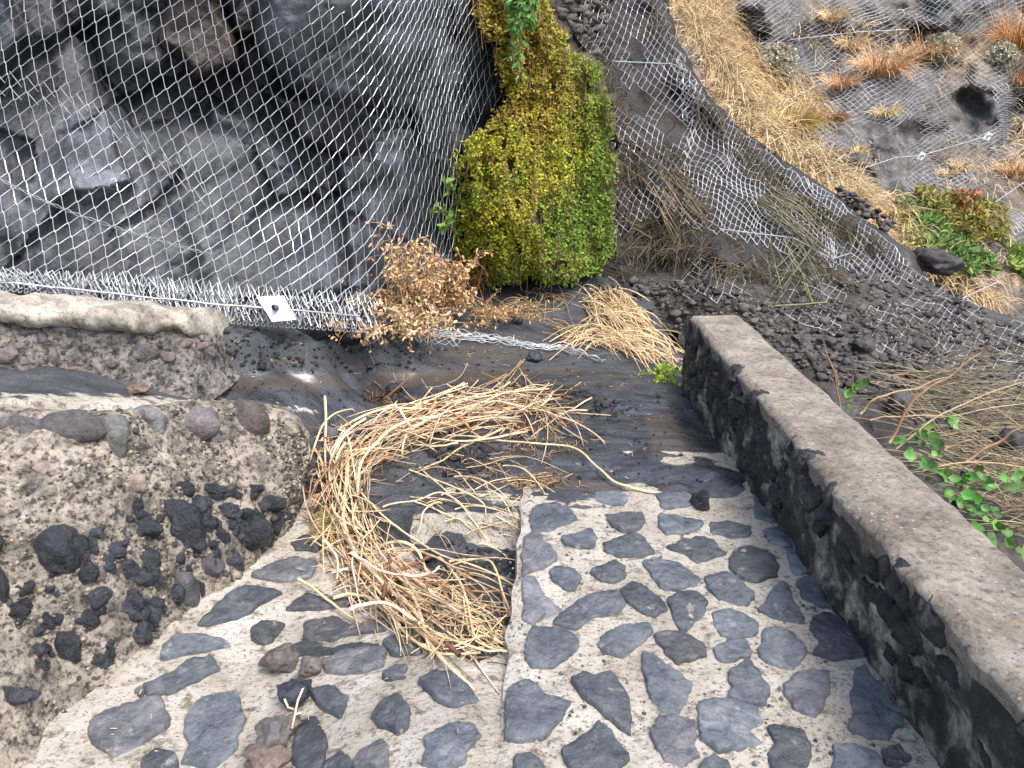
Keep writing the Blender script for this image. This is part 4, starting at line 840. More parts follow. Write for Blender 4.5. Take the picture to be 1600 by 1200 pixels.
root = empty('climbing_shoot', Pd(700, 345, 5.5), 'small green leafy shoot poking left from the curtain plant over the wire net', 'plant')
mb = MB(); ml = MB()
for a in ([(715, 350), (695, 335), (682, 326)], [(712, 360), (700, 352), (690, 356)], [(718, 310), (706, 296), (702, 284)]):
    a = np.array(a, float); P = Pd(a[:, 0], a[:, 1], np.array([5.6, 5.4, 5.3])); mb = MB(); mb.tube(P, .005, (.16, .2, .05), 4); mb.build('stem', M['branch'], root)
    for p in P: ml.leaves(p + rs.normal(0, .02, (7, 3)), rs.normal(size=(7, 3)), rs.normal(size=(7, 3)) * .5 + [0, -1, .5], .055, .016, jitcol((.16, .28, .05), 7))
ml.build('leaves', M['leaf'], root)
# ------------------------------------------------------------------ dry bushes at the foot of the cliff
def dry_bush(name, label, base, nst, hpx, spread, leafn, colr, leafc, lsize=10, cat='dry plant', up=1.0, r0=.006, drop=.25):
    root = empty(name, base, label, cat); mb = MB(); ml = MB(); k = base[1] / F; Hh = hpx * k
    for i in range(nst):
        a = rs.uniform(0, 6.28); s_ = rs.uniform(.1, 1) * spread; d = np.array([math.cos(a) * s_, math.sin(a) * s_ * .6 - .1, up]); L = Hh * rs.uniform(.5, 1.05)
        P = blade(base + rs.normal(0, .04, 3) * [1.6, 1, .2], d, L, drop * rs.uniform(0, 1.6), 8, .10); mb.tube(P, r0 * np.linspace(1, .35, 8), np.array(colr) * rs.uniform(.6, 1.2), 4)
        for j in range(2, 8):
            for _ in range(3):
                dd = rs.normal(size=3) * [1, .8, .7] + [0, -.2, .15]; Q = blade(P[j], dd, L * rs.uniform(.1, .3), .35, 4, .14); mb.tube(Q, r0 * .35, np.array(colr) * rs.uniform(.6, 1.3), 3)
                if leafn:
                    n_ = leafn; kk = rs.integers(0, 4, n_); ml.leaves(Q[kk] + rs.normal(0, .006, (n_, 3)), rs.normal(size=(n_, 3)) + [0, 0, -.7], rs.normal(size=(n_, 3)) + [0, -.5, .3], k * rs.uniform(.5, 1.1, n_) * lsize, k * rs.uniform(.12, .26, n_) * lsize, jitcol(leafc, n_, .3), fold=.6)
    mb.build('branches', M['branch'], root)
    if leafn: ml.build('withered_leaves', M['straw'], root)
    return root
tan = (.46, .32, .18); tanl = (.62, .40, .20)
B1 = Ph(625, 505, .36)
dry_bush('dry_bush', 'tall withered tan bush with curled leaves at the foot of the left net', Ph(640, 500, .34), 22, 160, .75, 5, tan, tanl)
dry_bush('dry_bush', 'low sprawling withered brush spilling left over the bank below the tall tan bush', Ph(620, 512, .34), 24, 120, 1.5, 4, tan, (.64, .45, .26), up=.25, drop=.1)
dry_bush('dry_bush', 'dense rounded part dead shrub between the tall tan bush and the reddish twigs', Ph(685, 490, .30), 16, 110, .9, 5, tan, tanl)
dry_bush('dry_shrub', 'leafless reddish upright twigs between the tan bush and the green plant', Ph(722, 465, .30), 12, 110, .35, 0, (.30, .15, .07), tanl, r0=.007)
dry_bush('dry_bush', 'low heap of fine dry twigs under the green plant', Ph(778, 492, .24), 20, 75, 1.9, 1, (.42, .27, .13), tanl, 6, up=.3, r0=.005, drop=.2)
def stalk_heap(name, label, paths, nper, width, zoff, colr, r, cat='dead stalks', k=4):
    root = empty(name, gat(*paths[0][0])[0], label, cat); mb = MB()
    for pth in paths:
        p = np.array(pth, float)
        for i in range(nper):
            t0 = rs.uniform(0, .6); t1 = min(1, t0 + rs.uniform(.25, .6)); t = np.linspace(t0, t1, 9) * (len(p) - 1)
            u_ = np.interp(t, range(len(p)), p[:, 0]); v_ = np.interp(t, range(len(p)), p[:, 1]); o = rs.normal(0, width, 2); o2 = rs.normal(0, width, 2); w_ = np.linspace(0, 1, 9)
            u_ = u_ + o[0] * (1 - w_) + o2[0] * w_ + np.cumsum(rs.normal(0, 2.2, 9)); v_ = v_ + (o[1] * (1 - w_) + o2[1] * w_) * .6 + np.cumsum(rs.normal(0, 1.6, 9))
            P = gat(u_, v_); z0 = rs.random() * zoff
            for _ in range(3): P[1:-1] = (P[:-2] + P[1:-1] * 2 + P[2:]) / 4
            P[:, 2] += .006 + z0 * np.sin(w_ * math.pi) + abs(rs.normal(0, .005)); mb.tube(P, r * rs.uniform(.5, 1.3) * np.linspace(1, .6, 9), np.clip(np.array(colr) * rs.uniform(.5, 1.35) * (1 + rs.normal(0, .06, 3)), .01, 1), k)
    mb.build('stalks', M['straw'], root); return root
stalk_heap('dead_stalks', 'flattened golden stalks spread left of the far end of the parapet', [[(905, 455), (930, 490), (960, 530), (1010, 560), (1058, 575)], [(935, 470), (985, 500), (1030, 535), (1060, 560)], [(870, 545), (920, 525), (980, 545), (1050, 570)], [(925, 455), (960, 480), (1040, 520)]], 64, 16, .12, (.70, .52, .30), .0046)
stalk_heap('dead_stalks', 'thin sprinkling of dry stalks on the ash below the twig heap', [[(830, 500), (880, 520), (900, 530)], [(750, 470), (800, 490), (870, 480)], [(820, 460), (870, 470), (890, 480)]], 16, 9, .08, (.42, .27, .12), .0035)
root = empty('green_sprig', gat(1040, 585)[0], 'bright green leafy sprig at the foot of the parapet end', 'plant'); mb = MB(); ml = MB()
for i in range(24):
    b0 = gat(rs.uniform(1025, 1060), rs.uniform(575, 600))[0]; P = blade(b0, rs.normal(size=3) * [1, .5, .2] + [-.5, -.2, .6], .17, .5, 5, .1); mb.tube(P, .003, (.25, .3, .08), 3)
    for p in P[1:]: ml.leaves(p + rs.normal(0, .006, (5, 3)), rs.normal(size=(5, 3)) + [0, 0, .3], rs.normal(size=(5, 3)) * .5 + [0, -.4, 1], .03, .008, jitcol((.30, .42, .05), 5))
mb.build('stems', M['branch'], root); ml.build('leaves', M['leaf'], root)
# ------------------------------------------------------------------ the big heap of straw-coloured stalks
heap = empty('stalk_heap', gat(560, 880)[0], 'large curved tangle of straw coloured dead stalks lying across the sunken path', 'dead stalks')
arc = np.array([(868, 648), (830, 640), (780, 640), (690, 660), (600, 690), (545, 730), (525, 790), (545, 850), (590, 905), (640, 950), (700, 985), (770, 1000)], float)
def on_heap(u, v, lift):
    P = gat(u, v); 
    for _ in range(4): P[1:-1] = (P[:-2] + P[1:-1] * 2 + P[2:]) / 4
    uu, v_ = proj(P); P[:, 2] += lift
    return P
hb = MB(); hm = MB()
def stem(mb, u, v, lift, r, colr, k=4):
    mb.tube(on_heap(u, v, lift), r, colr, k)
straw = np.array([.74, .60, .40])
for i in range(350):
    big = i % 5 == 0
    t0 = rs.beta(1.1, 1.3) * 10; ln = rs.uniform(.8, 3.2) * (1.2 if big else 1); t = np.linspace(t0, min(11.3, t0 + ln), 11); w_ = np.linspace(0, 1, 11)
    u_ = np.interp(t, range(12), arc[:, 0]); v_ = np.interp(t, range(12), arc[:, 1])
    du = np.gradient(u_); dv = np.gradient(v_); l = np.hypot(du, dv) + 1e-6; wid = np.interp(t, [0, 2, 4, 6, 8, 11], [14, 24, 30, 30, 34, 46]); a, b_ = rs.normal(0, .9, 2); off = (a * (1 - w_) + b_ * w_) * wid
    u_ = u_ - dv / l * off + np.cumsum(rs.normal(0, 4.2, 11)); v_ = v_ + du / l * off + np.cumsum(rs.normal(0, 4.0, 11)) * .8
    if i % 5 != 1 and rs.random() < .76:
        k0 = rs.uniform(0, 11); u0_, v0_ = np.interp(k0, range(12), arc[:, 0]), np.interp(k0, range(12), arc[:, 1]); k1 = min(k0 + .2, 11); an = math.atan2(np.interp(k1, range(12), arc[:, 1]) - np.interp(k1 - .4, range(12), arc[:, 1]), np.interp(k1, range(12), arc[:, 0]) - np.interp(k1 - .4, range(12), arc[:, 0])) + rs.normal(0, .38); L_ = rs.uniform(50, 170); wd_ = np.interp(k0, [0, 2, 4, 6, 8, 11], [14, 26, 30, 32, 34, 40]) * .8
        sg = np.linspace(-.5, .5, 11); bend_ = rs.normal(0, 16) * (sg ** 2 * 4); u_ = u0_ + rs.normal(0, wd_) + math.cos(an) * L_ * sg - math.sin(an) * bend_ + rs.normal(0, 1.6, 11); v_ = v0_ + rs.normal(0, wd_) * .8 + math.sin(an) * L_ * sg + math.cos(an) * bend_ + rs.normal(0, 1.6, 11); t = np.full(11, k0)
    tc = t[5]; hz = np.interp(tc, [0, 2, 4, 6, 8, 11], [.02, .06, .12, .16, .14, .04]) * rs.random() ** 1.1; lift = .005 + hz * (1 - abs(a) * .3) + np.cumsum(rs.normal(0, .004, 11)); lift = np.maximum(lift, .003)
    cc = straw * rs.uniform(.5, 1.15) * np.array([1, rs.uniform(.88, 1.04), rs.uniform(.75, 1.1)])
    if rs.random() < .18: cc = np.array([.34, .17, .08]) * rs.uniform(.6, 1.4)
    cc = cc * (1.15 if big else 1); kn = np.where(rs.random(11) < .3, 1, 0) * rs.normal(0, 5, 11); v_ = v_ + kn; stem(hm if big else hb, u_, v_, lift, (rs.uniform(.0048, .0085) if big else rs.uniform(.0020, .0048)) * np.linspace(1, .6, 11), cc)
for i in range(520):
    t = rs.uniform(0, 11); u0 = np.interp(t, range(12), arc[:, 0]) + rs.normal(0, 24); v0 = np.interp(t, range(12), arc[:, 1]) + rs.normal(0, 20); a = rs.uniform(0, 6.28); L = rs.uniform(12, 50); w_ = np.linspace(0, 1, 5)
    stem(hb, u0 + math.cos(a) * L * w_ + rs.normal(0, 3, 5), v0 + math.sin(a) * L * w_ * .7 + rs.normal(0, 3, 5), rs.random() * .02 + .003, rs.uniform(.0015, .004), np.array([.17, .10, .055]) * rs.uniform(.4, 1.6))
for i in range(110):
    lower = i < 70; u0, v0 = (rs.uniform(560, 720), rs.uniform(880, 960)) if lower else (rs.uniform(640, 800), rs.uniform(690, 850)); a = rs.normal(.75, .35) if lower else rs.uniform(-.6, 1.2); L = rs.uniform(60, 170) if lower else rs.uniform(40, 130); w_ = np.linspace(0, 1, 9)
    u_ = u0 + math.cos(a) * L * w_ + np.cumsum(rs.normal(0, 2.5, 9)); v_ = v0 + math.sin(a) * L * w_ * (1.0 if lower else .7) + np.cumsum(rs.normal(0, 2.5, 9)); stem(hb, u_, v_, .01 + .05 * rs.random() * np.sin(w_ * 3.14), rs.uniform(.0016, .0042) * np.linspace(1, .5, 9), straw * rs.uniform(.5, 1.2) * [1, .95, .85])
# random cross twigs
for i in range(260):
    t = rs.uniform(.5, 10.8); u0 = np.interp(t, range(12), arc[:, 0]) + rs.normal(0, 22); v0 = np.interp(t, range(12), arc[:, 1]) + rs.normal(0, 20); a = rs.uniform(0, 6.28); L = rs.uniform(20, 80)
    w_ = np.linspace(0, 1, 6); u_ = u0 + math.cos(a) * L * w_ + np.cumsum(rs.normal(0, 2, 6)); v_ = v0 + math.sin(a) * L * w_ * .7 + np.cumsum(rs.normal(0, 2, 6)); stem(hb, u_, v_, np.interp(t, [0, 4, 8, 11], [.03, .1, .12, .03]) * rs.random() + .004, rs.uniform(.0012, .003), straw * rs.uniform(.45, 1.1) * [1, .93, .8])
# green-tinged fine tuft on the left of the heap
for i in range(70):
    a = rs.uniform(2.2, 4.2); L = rs.uniform(25, 75); w_ = np.linspace(0, 1, 7); u_ = 545 + math.cos(a) * L * w_ + rs.normal(0, 5); v_ = 835 + rs.normal(0, 10) + 14 * np.sin(w_ * 3) * rs.normal() + math.sin(a) * L * w_ * .3; stem(hb, u_, v_, .02 + .04 * rs.random() * np.sin(w_ * 3.1), .0014, np.array([.40, .34, .10]) * rs.uniform(.6, 1.2))
hb.build('fine_stalks', M['straw'], heap); hm.build('coarse_stalks', M['straw'], heap)
thick = [([(1037, 773), (1000, 772), (970, 765), (945, 750), (925, 732), (905, 712), (870, 703), (820, 700), (760, 690), (700, 682)], .0048, .03, 1.0),
 ([(943, 690), (905, 674), (880, 662), (850, 655), (800, 640), (760, 632)], .0035, .05, .9),
 ([(870, 626), (840, 640), (815, 655), (790, 650)], .004, .06, 1.0),
 ([(548, 690), (540, 730), (545, 790), (538, 830), (548, 880), (560, 900), (600, 935), (640, 965), (680, 1000)], .0075, .10, 1.25),
 ([(700, 655), (640, 680), (600, 710), (565, 750), (555, 790)], .007, .13, 1.2), ([(520, 682), (570, 668), (620, 658), (680, 645)], .0055, .10, 1.1),
 ([(610, 965), (640, 985), (668, 1008), (690, 1040), (742, 1088)], .006, .03, 1.05), ([(612, 888), (635, 930), (655, 965), (668, 1005), (672, 1030)], .0065, .05, 1.15),
 ([(585, 862), (620, 875), (655, 888), (670, 905)], .006, .12, 1.3), ([(700, 880), (768, 882), (780, 920), (795, 970), (815, 1000), (845, 1002)], .0038, .05, .95),
 ([(560, 770), (610, 830), (680, 880), (740, 900), (800, 925), (815, 940)], .0035, .06, 1.0), ([(690, 875), (720, 920), (735, 980), (740, 1010), (770, 1025)], .004, .05, .95),
 ([(765, 1000), (745, 990), (735, 1008), (760, 1025), (790, 1020)], .003, .04, .9), ([(790, 930), (785, 960), (812, 985), (832, 1003)], .004, .03, .95), ([(805, 945), (795, 990), (800, 1020)], .0035, .03, .9),
 ([(480, 740), (500, 690), (530, 660), (555, 645)], .004, .09, 1.1), ([(500, 690), (545, 700), (560, 790)], .004, .12, 1.2), ([(640, 740), (700, 770), (760, 800), (758, 812)], .003, .05, 1.0), ([(600, 790), (650, 800), (690, 782), (720, 800), (755, 843)], .003, .06, 1.1),
 ([(688, 785), (660, 810), (655, 850), (640, 870)], .0035, .06, .9), ([(820, 820), (780, 812), (735, 800), (690, 785)], .002, .05, .9), ([(530, 860), (560, 905), (600, 950), (640, 965)], .005, .06, 1.1)]
for pth, r, lf, br_ in thick:
    r = r * 1.3
    p = np.array(pth, float); t = np.linspace(0, len(p) - 1, len(p) * 5); u_ = np.interp(t, range(len(p)), p[:, 0]); v_ = np.interp(t, range(len(p)), p[:, 1])
    u_ = u_ + rs.normal(0, 2.0, len(u_)) * (np.arange(len(u_)) % 4 == 0); v_ = v_ + rs.normal(0, 2.0, len(u_)) * (np.arange(len(u_)) % 4 == 0)
    for _ in range(1): u_[1:-1] = (u_[:-2] + u_[1:-1] * 2 + u_[2:]) / 4; v_[1:-1] = (v_[:-2] + v_[1:-1] * 2 + v_[2:]) / 4
    w_ = np.linspace(0, 1, len(t)); P = on_heap(u_, v_, lf * .75 * np.sin(w_ * math.pi) ** .7 + .008); P += np.stack([uvn(t, t * 0, 1.3, 2, 5), uvn(t, t * 0, 1.3, 2, 6), uvn(t, t * 0, 1.3, 2, 7)], -1) * .004
    rr = r * (1 - .35 * w_) * (1 + .25 * (np.arange(len(t)) % 9 == 0)); sb_ = MB(); sb_.tube(P, rr, np.array([.70, .54, .32]) * min(br_, 1.1), 7); sb_.build('thick_stem', M['straw'], heap)
sb_ = MB()
for pth in ([(600, 970), (608, 930), (612, 890)], [(618, 925), (640, 915), (668, 912), (672, 900)], [(700, 1045), (715, 1050), (722, 1062)], [(640, 615), (620, 635), (600, 650)]):
    p = np.array(pth, float); P = on_heap(p[:, 0], p[:, 1], .09); sb_ = MB(); sb_.tube(P, .0075, (.16, .075, .045), 6); sb_.build('reddish_root', M['branch'], heap)
def debris(name, label, u0, v0, su, sv, n, colr, cat='plant debris'):
    mb = MB()
    for i in range(n):
        u_, v_ = u0 + rs.normal(0, su), v0 + rs.normal(0, sv); a = rs.uniform(0, 3.14); L = rs.uniform(6, 26); p = np.array([(u_, v_), (u_ + math.cos(a) * L * .5 + rs.normal(0, 2), v_ + math.sin(a) * L * .25 + rs.normal(0, 2)), (u_ + math.cos(a) * L, v_ + math.sin(a) * L * .5)]); P = gat(p[:, 0], p[:, 1]); P[:, 2] += .006 + rs.random() * .03; mb.tube(P, rs.uniform(.001, .003), np.array(colr) * rs.uniform(.5, 1.3), 4)
    tag(mb.build(name, M['straw']), label, cat)
debris('plant_debris', 'small clump of reddish brown twigs on the ash behind the stalk heap', 600, 622, 18, 7, 46, (.28, .15, .08))
debris('plant_debris', 'thin strip of soaked brown straw above the stone step', 840, 757, 26, 7, 90, (.34, .21, .10))
debris('plant_debris', 'scatter of fine brown bits beside the wet cinders inside the stalk curve', 740, 735, 45, 14, 70, (.30, .2, .12))
debris('plant_debris', 'dark matted twigs at the far tip of the stalk heap', 850, 700, 34, 9, 60, (.30, .2, .12))
mb = MB()
for i in range(520):
    reg = rs.random(); u_, v_ = (rs.uniform(300, 1060), rs.uniform(510, 600)) if reg < .45 else (rs.uniform(560, 1150), rs.uniform(600, 780)) if reg < .75 else (rs.uniform(120, 800), rs.uniform(880, 1190))
    a = rs.uniform(0, 3.14); L = rs.uniform(2, 9); P = gat(np.array([u_, u_ + math.cos(a) * L]), np.array([v_, v_ + math.sin(a) * L * .5])); P[:, 2] += .005 + (.02 if reg >= .75 else 0); mb.tube(P, rs.uniform(.0012, .0026), np.array([.45, .33, .19]) * rs.uniform(.4, 1.4), 3)
tag(mb.build('plant_litter', M['straw']), kind='stuff')
# ------------------------------------------------------------------ scrap of netting on the ash
root = empty('wire_scrap', gat(800, 540)[0], 'frayed white end of wire mesh trailing across the ash towards the parapet', 'wire'); 
for k in range(11):
    u0, v0 = rs.uniform(560, 740), rs.uniform(502, 530); n = 22; w_ = np.linspace(0, 1, n); u1 = rs.uniform(840, 950); u_ = u0 + (u1 - u0) * w_; v_ = np.interp(u_, [540, 640, 720, 780, 830, 880, 950], [508, 520, 530, 535, 545, 548, 568]) + rs.normal(0, 4) * (1 - .6 * w_) + np.where(np.arange(n) % 2 == 0, 2.4, -2.4) * rs.uniform(.3, 1)
    P = gat(u_, v_); P[:, 2] += .012 + .02 * rs.random(); mb = MB(); mb.tube(P, .0026, k=4); mb.build('strand', M['wire'], root)
for u0, v0, u1, v1 in ((740, 525, 780, 540), (800, 528, 815, 548), (830, 545, 870, 552), (880, 540, 940, 570), (700, 520, 740, 530)):
    w_ = np.linspace(0, 1, 7); P = gat(u0 + (u1 - u0) * w_, v0 + (v1 - v0) * w_ + np.where(np.arange(7) % 2 == 0, 2, -2)); P[:, 2] += .03; mb = MB(); mb.tube(P, .004, k=4); mb.build('strand', M['plate'], root)
root = empty('loose_net_edge', gat(600, 520)[0], 'loose lower flap of thin wire mesh lying over the bank below the withered bush', 'netting'); mb = MB()
for r_ in range(5):
    u_ = np.arange(520, 720, 6.0); v_ = np.interp(u_, [520, 600, 700, 720], [500, 512, 522, 526]) + r_ * 5 + np.where(np.arange(len(u_)) % 2 == 0, 2.5, -2.5) * (1 if r_ % 2 else -1); P = gat(u_, v_); P[:, 2] += .02; mb.tube(P, .0024, k=3)
mb.build('wire_mesh', M['wire'], root)
# ------------------------------------------------------------------ loose stones
def stone(u, v, rx, ry, label, tint=(1, 1, 1), mat='wet_rock', surf=None, lift=0, seed=None, rough=.28, flat=5):
    P = gat(u, v + ry * .6)[0] if surf is None else surf.at(u, v + ry * .6)[0]; k = kz(P); mb = MB(); seed = seed or int(u * 7 + v); c = P + np.array([0, 0, ry * k * .75 + lift])
    lump(mb, c, (rx * k, (rx + ry) * .5 * k, ry * k), seed, 4, tint, 0, rough, flat); o = mb.build('loose_stone', M[mat]); tag(o, label, 'stone')
    me = o.data; me.transform(__import__('mathutils').Matrix.Translation([-float(x) for x in c])); o.location = [float(x) for x in c]
def zon(u, v): return None
stone(438, 1032, 28, 24, 'brownish lava stone, uppermost of the three piled left of centre on the lower path', (1.25, 1.12, 1.08), 'dry_rock')
stone(484, 1044, 20, 18, 'pinkish stone half hidden to the right in the small pile on the lower path', (1.5, 1.35, 1.3), 'dry_rock', rough=.2)
stone(463, 1078, 26, 25, 'dark blue grey stone at the front of the three piled on the lower path', (1.6, 1.7, 1.9))
stone(425, 1150, 32, 26, 'grey stone just in front of the small pile near the bottom edge', (1.3, 1.3, 1.35), 'dry_rock')
stone(420, 1184, 36, 22, 'reddish brown clinker at the bottom edge of the photo', (1.6, 1.25, 1.15), 'dry_rock', rough=.4)
stone(452, 1135, 18, 16, 'small pink stone tucked behind the grey stone near the bottom edge', (1.8, 1.5, 1.35), 'dry_rock')
stone(218, 611, 15, 10, 'rusty brown clinker lying on the muddy terrace', (1.6, 1.2, .9), 'dry_rock', rough=.4)
stone(295, 607, 10, 7, 'small grey pebble on the terrace right of the rusty clinker', (1.6, 1.7, 1.8))
stone(409, 572, 10, 7, 'small black stone at the far edge of the silt channel', (.7, .7, .8))
stone(266, 573, 9, 7, 'black pebble against the foot of the ledge wall', (.8, .8, .85))
stone(838, 556, 15, 11, 'grey stone resting on the frayed wire end', (1.6, 1.6, 1.7))
stone(807, 500, 10, 9, 'rounded bluish stone under the dry twigs in front of the green plant', (2.2, 2.4, 2.8))
stone(785, 500, 9, 5, 'flat pale stone left of the rounded bluish one', (3.0, 2.8, 2.5), 'dry_rock')
stone(492, 496, 8, 5, 'small red stone beside the white anchor plate', (3.2, 1.0, 1.0), 'dry_rock')
stone(143, 461, 22, 22, 'rounded dark grey stone pushed through the net hem above the coping', (1.2, 1.2, 1.3), 'dry_rock', rough=.14)
stone(85, 471, 14, 6, 'flat pale stone on the bank behind the coping', (4.5, 4.3, 3.8), 'dry_rock')
stone(6, 464, 14, 9, 'pale rounded stone at the left edge behind the coping', (5, 4.4, 3.4), 'dry_rock')
stone(1096, 782, 20, 17, 'black wet stone standing on the right paving near the parapet', (.6, .6, .65), surf=slab)
stone(620, 607, 16, 7, 'low dark stone in the silt channel behind the brown twigs', (1.2, 1.2, 1.2))
stone(520, 578, 4, 3, 'tiny black pebble alone on the smooth silt', (.6, .6, .6))
stone(1457, 402, 36, 20, 'black lava boulder on the rim of the ash slope at the right', (.42, .42, .44), 'dry_rock', nearS, -.06, rough=.5, flat=2)
stone(1290, 535, 14, 12, 'larger black lump among the gravel behind the parapet', (.6, .6, .62), 'dry_rock', nearS)
stone(1345, 540, 17, 13, 'black lump right of its neighbour in the gravel behind the parapet', (.6, .6, .62), 'dry_rock', nearS)
stone(1400, 630, 22, 18, 'dark boulder beside the upright green leaves behind the parapet', (.7, .68, .7), 'dry_rock', nearS)
stone(1590, 690, 34, 24, 'dark boulder at the right edge among dry grass', (.6, .6, .65), 'dry_rock', nearS)
stone(670, 872, 14, 10, 'small dark stone in the mud under the stalk heap', (.9, .9, .9))
# twig on the lower path
mb = MB(); 
for pth in ([(476, 1098), (468, 1120), (462, 1140), (462, 1162)], [(464, 1136), (452, 1128), (446, 1118)], [(462, 1140), (476, 1138)]):
    p = np.array(pth, float); P = gat(p[:, 0], p[:, 1]); P[:, 2] += .06; mb.tube(P, .0035, straw, 5)
tag(mb.build('broken_twig', M['straw']), 'short forked straw twig lying on the stones near the bottom edge', 'twig')
# ------------------------------------------------------------------ root mats on the near slope
mb = MB(); q = []
for pl, n_ in (([(900, 60), (950, 60), (1000, 200), (1000, 300), (1010, 400), (960, 430), (950, 200), (930, 110)], 700), ([(960, 215), (1040, 215), (1080, 260), (1060, 300), (970, 260)], 420), ([(1095, 180), (1130, 220), (1200, 250), (1260, 300), (1390, 380), (1380, 400), (1290, 350), (1200, 310), (1120, 230)], 1100),
               ([(985, 330), (1060, 330), (1200, 370), (1330, 400), (1330, 430), (1200, 440), (1020, 400)], 1300), ([(1040, 230), (1110, 330), (1090, 350), (1040, 300)], 300), ([(1170, 300), (1230, 330), (1300, 400), (1240, 400)], 300), ([(1030, 0), (1050, 60), (1110, 150), (1200, 240), (1180, 240), (1080, 150), (1010, 20)], 260), ([(980, 420), (1300, 450), (1600, 520), (1600, 600), (1200, 480)], 500)):
    a_ = inpoly(pl, n_); q += list(a_)
for u_, v_ in q[::1]:
    if rs.random() < .35: continue
    P0 = Pd(u_, v_, nearY(u_, v_) + rs.uniform(-.08, .05)); d = rs.normal(size=3) * [.8, .5, .6] + [.15, -.1, -.7]; mb.tube(blade(P0, d, rs.uniform(.08, .32), .3, 5, .16), rs.uniform(.002, .005), np.array([.13, .105, .075]) * rs.uniform(.4, 1.5) * np.array([1, rs.uniform(.9, 1.05), rs.uniform(.75, 1)]), 3)
tag(mb.build('root_mat', M['root']), kind='stuff')
# hanging dry and green stalks on the slope
mb = MB()
for u0, v0, u1, v1, n_, c_ in ((1050, 270, 1105, 350, 20, (.20, .15, .09)), (1205, 310, 1290, 400, 26, (.19, .165, .10)), (1225, 380, 1250, 450, 12, (.18, .18, .10)), (1280, 370, 1230, 450, 5, (.17, .18, .10)), (1045, 310, 1075, 360, 16, (.26, .19, .11)), (1215, 300, 1260, 330, 24, (.2, .17, .1))):
    for i in range(n_):
        w_ = np.linspace(0, 1, 6); a, b_ = rs.normal(0, 20, 2); u_ = u0 + (u1 - u0) * w_ + a + rs.normal(0, 8) * w_; v_ = v0 + (v1 - v0) * w_ * rs.uniform(.5, 1.1) + b_ * .6; mb.tube(Pd(u_, v_, nearY(u_, v_) - .08 - .08 * np.sin(w_ * 3)), rs.uniform(.003, .006), np.array(c_) * rs.uniform(.5, 1.3), 3)
tag(mb.build('hanging_stalks', M['straw']), 'yellowish and green dead stalks hanging over the creased net on the ridge', 'dead stalks')
mb = MB()
for i, (pth, c_, r_) in enumerate([([(1255, 440), (1262, 460), (1270, 475)], (.17, .17, .08), .006), ([(1210, 478), (1260, 475), (1292, 472)], (.24, .2, .1), .006), ([(1245, 410), (1258, 440), (1270, 474)], (.17, .17, .08), .007)]):
    p = np.array(pth, float); mb.tube(Pd(p[:, 0], p[:, 1], nearY(p[:, 0], p[:, 1]) - .10), r_, c_, 5)
tag(mb.build('green_cane', M['branch']), 'bent greenish cane lying on the ash below the hanging stalks', 'plant stalk')
# ------------------------------------------------------------------ golden grass
gold = (.84, .65, .38); gold2 = (.80, .52, .29)
mb = MB()
sw = [([(1035, -40), (1110, -20), (1150, 60), (1110, 60), (1060, 20)], 900), ([(1060, 30), (1140, 40), (1190, 90), (1200, 150), (1150, 150), (1105, 120)], 1500), ([(1110, 130), (1190, 100), (1255, 190), (1260, 240), (1200, 225), (1150, 185)], 1500), ([(1150, 180), (1200, 230), (1290, 290), (1300, 300), (1230, 250)], 500), ([(1330, 330), (1400, 300), (1460, 400), (1560, 470), (1520, 470), (1400, 390)], 500), ([(1290, 270), (1350, 290), (1345, 310), (1300, 300)], 250), ([(1570, 200), (1640, 180), (1640, 300), (1570, 290)], 350), ([(1180, 90), (1260, 120), (1300, 200), (1240, 180)], 400)]
for pl, n_ in sw:
    for u_, v_ in inpoly(pl, n_):
        P0 = Pd(u_, v_, farY(u_, v_) - .05); s_ = rs.random(); d = rs.normal(size=3) * [.9, .5, .5] + [.15, -.5, .5]
        mb.tube(blade(P0, d, rs.uniform(.18, .62), rs.uniform(.3, 1.1), 5, .07), .0055 * np.array([1, .9, .8, .6, .3]), np.array(gold) * rs.uniform(.45, 1.25) * np.array([1, rs.uniform(.85, 1.05), rs.uniform(.7, 1.1)]), 3)
for i in range(900):   # ridge swath combed down along the rim
    t = rs.random(); u_ = np.interp(t, [0, .3, .6, 1], [1052, 1100, 1160, 1300]) + rs.normal(0, 12) + 16; v_ = np.interp(t, [0, .3, .6, 1], [10, 80, 175, 285]) + rs.normal(0, 6) - 4
    P0 = Pd(u_, v_, nearY(u_, v_) + .0); P0[1] = interp([(0, 9.1), (150, 8.5), (300, 7.9)], v_); P0 = Pd(u_, v_, P0[1] + .3); d = np.array([.3, -.35, .0]) + rs.normal(size=3) * .6
    mb.tube(blade(P0, d, rs.uniform(.15, .5), .3, 5, .08), .005 * np.array([1, .9, .8, .6, .3]), np.array([.85, .67, .40]) * rs.uniform(.5, 1.15), 3)
for i in range(5200):
    u_, v_ = rs.uniform(1080, 1640), rs.uniform(20, 480)
    if uvn(u_, v_, 1 / 55, 3, 410) + .35 * ss(v_, 180, 420) < .12 or sdf([(1330, 90), (1450, 85), (1480, 240), (1300, 250), (1230, 190)], u_, v_) > 0 and rs.random() < .8 or math.hypot(u_ - 1520, v_ - 165) < 60: continue
    P0 = Pd(u_, v_, farY(u_, v_) - .12); mb.tube(blade(P0, rs.normal(size=3) * [.8, .5, .5] + [.2, -.5, .3], rs.uniform(.08, .3), .6, 4, .12), .005, np.array([.62, .48, .31]) * rs.uniform(.35, 1.25), 3)
tag(mb.build('golden_grass', M['straw']), kind='stuff')
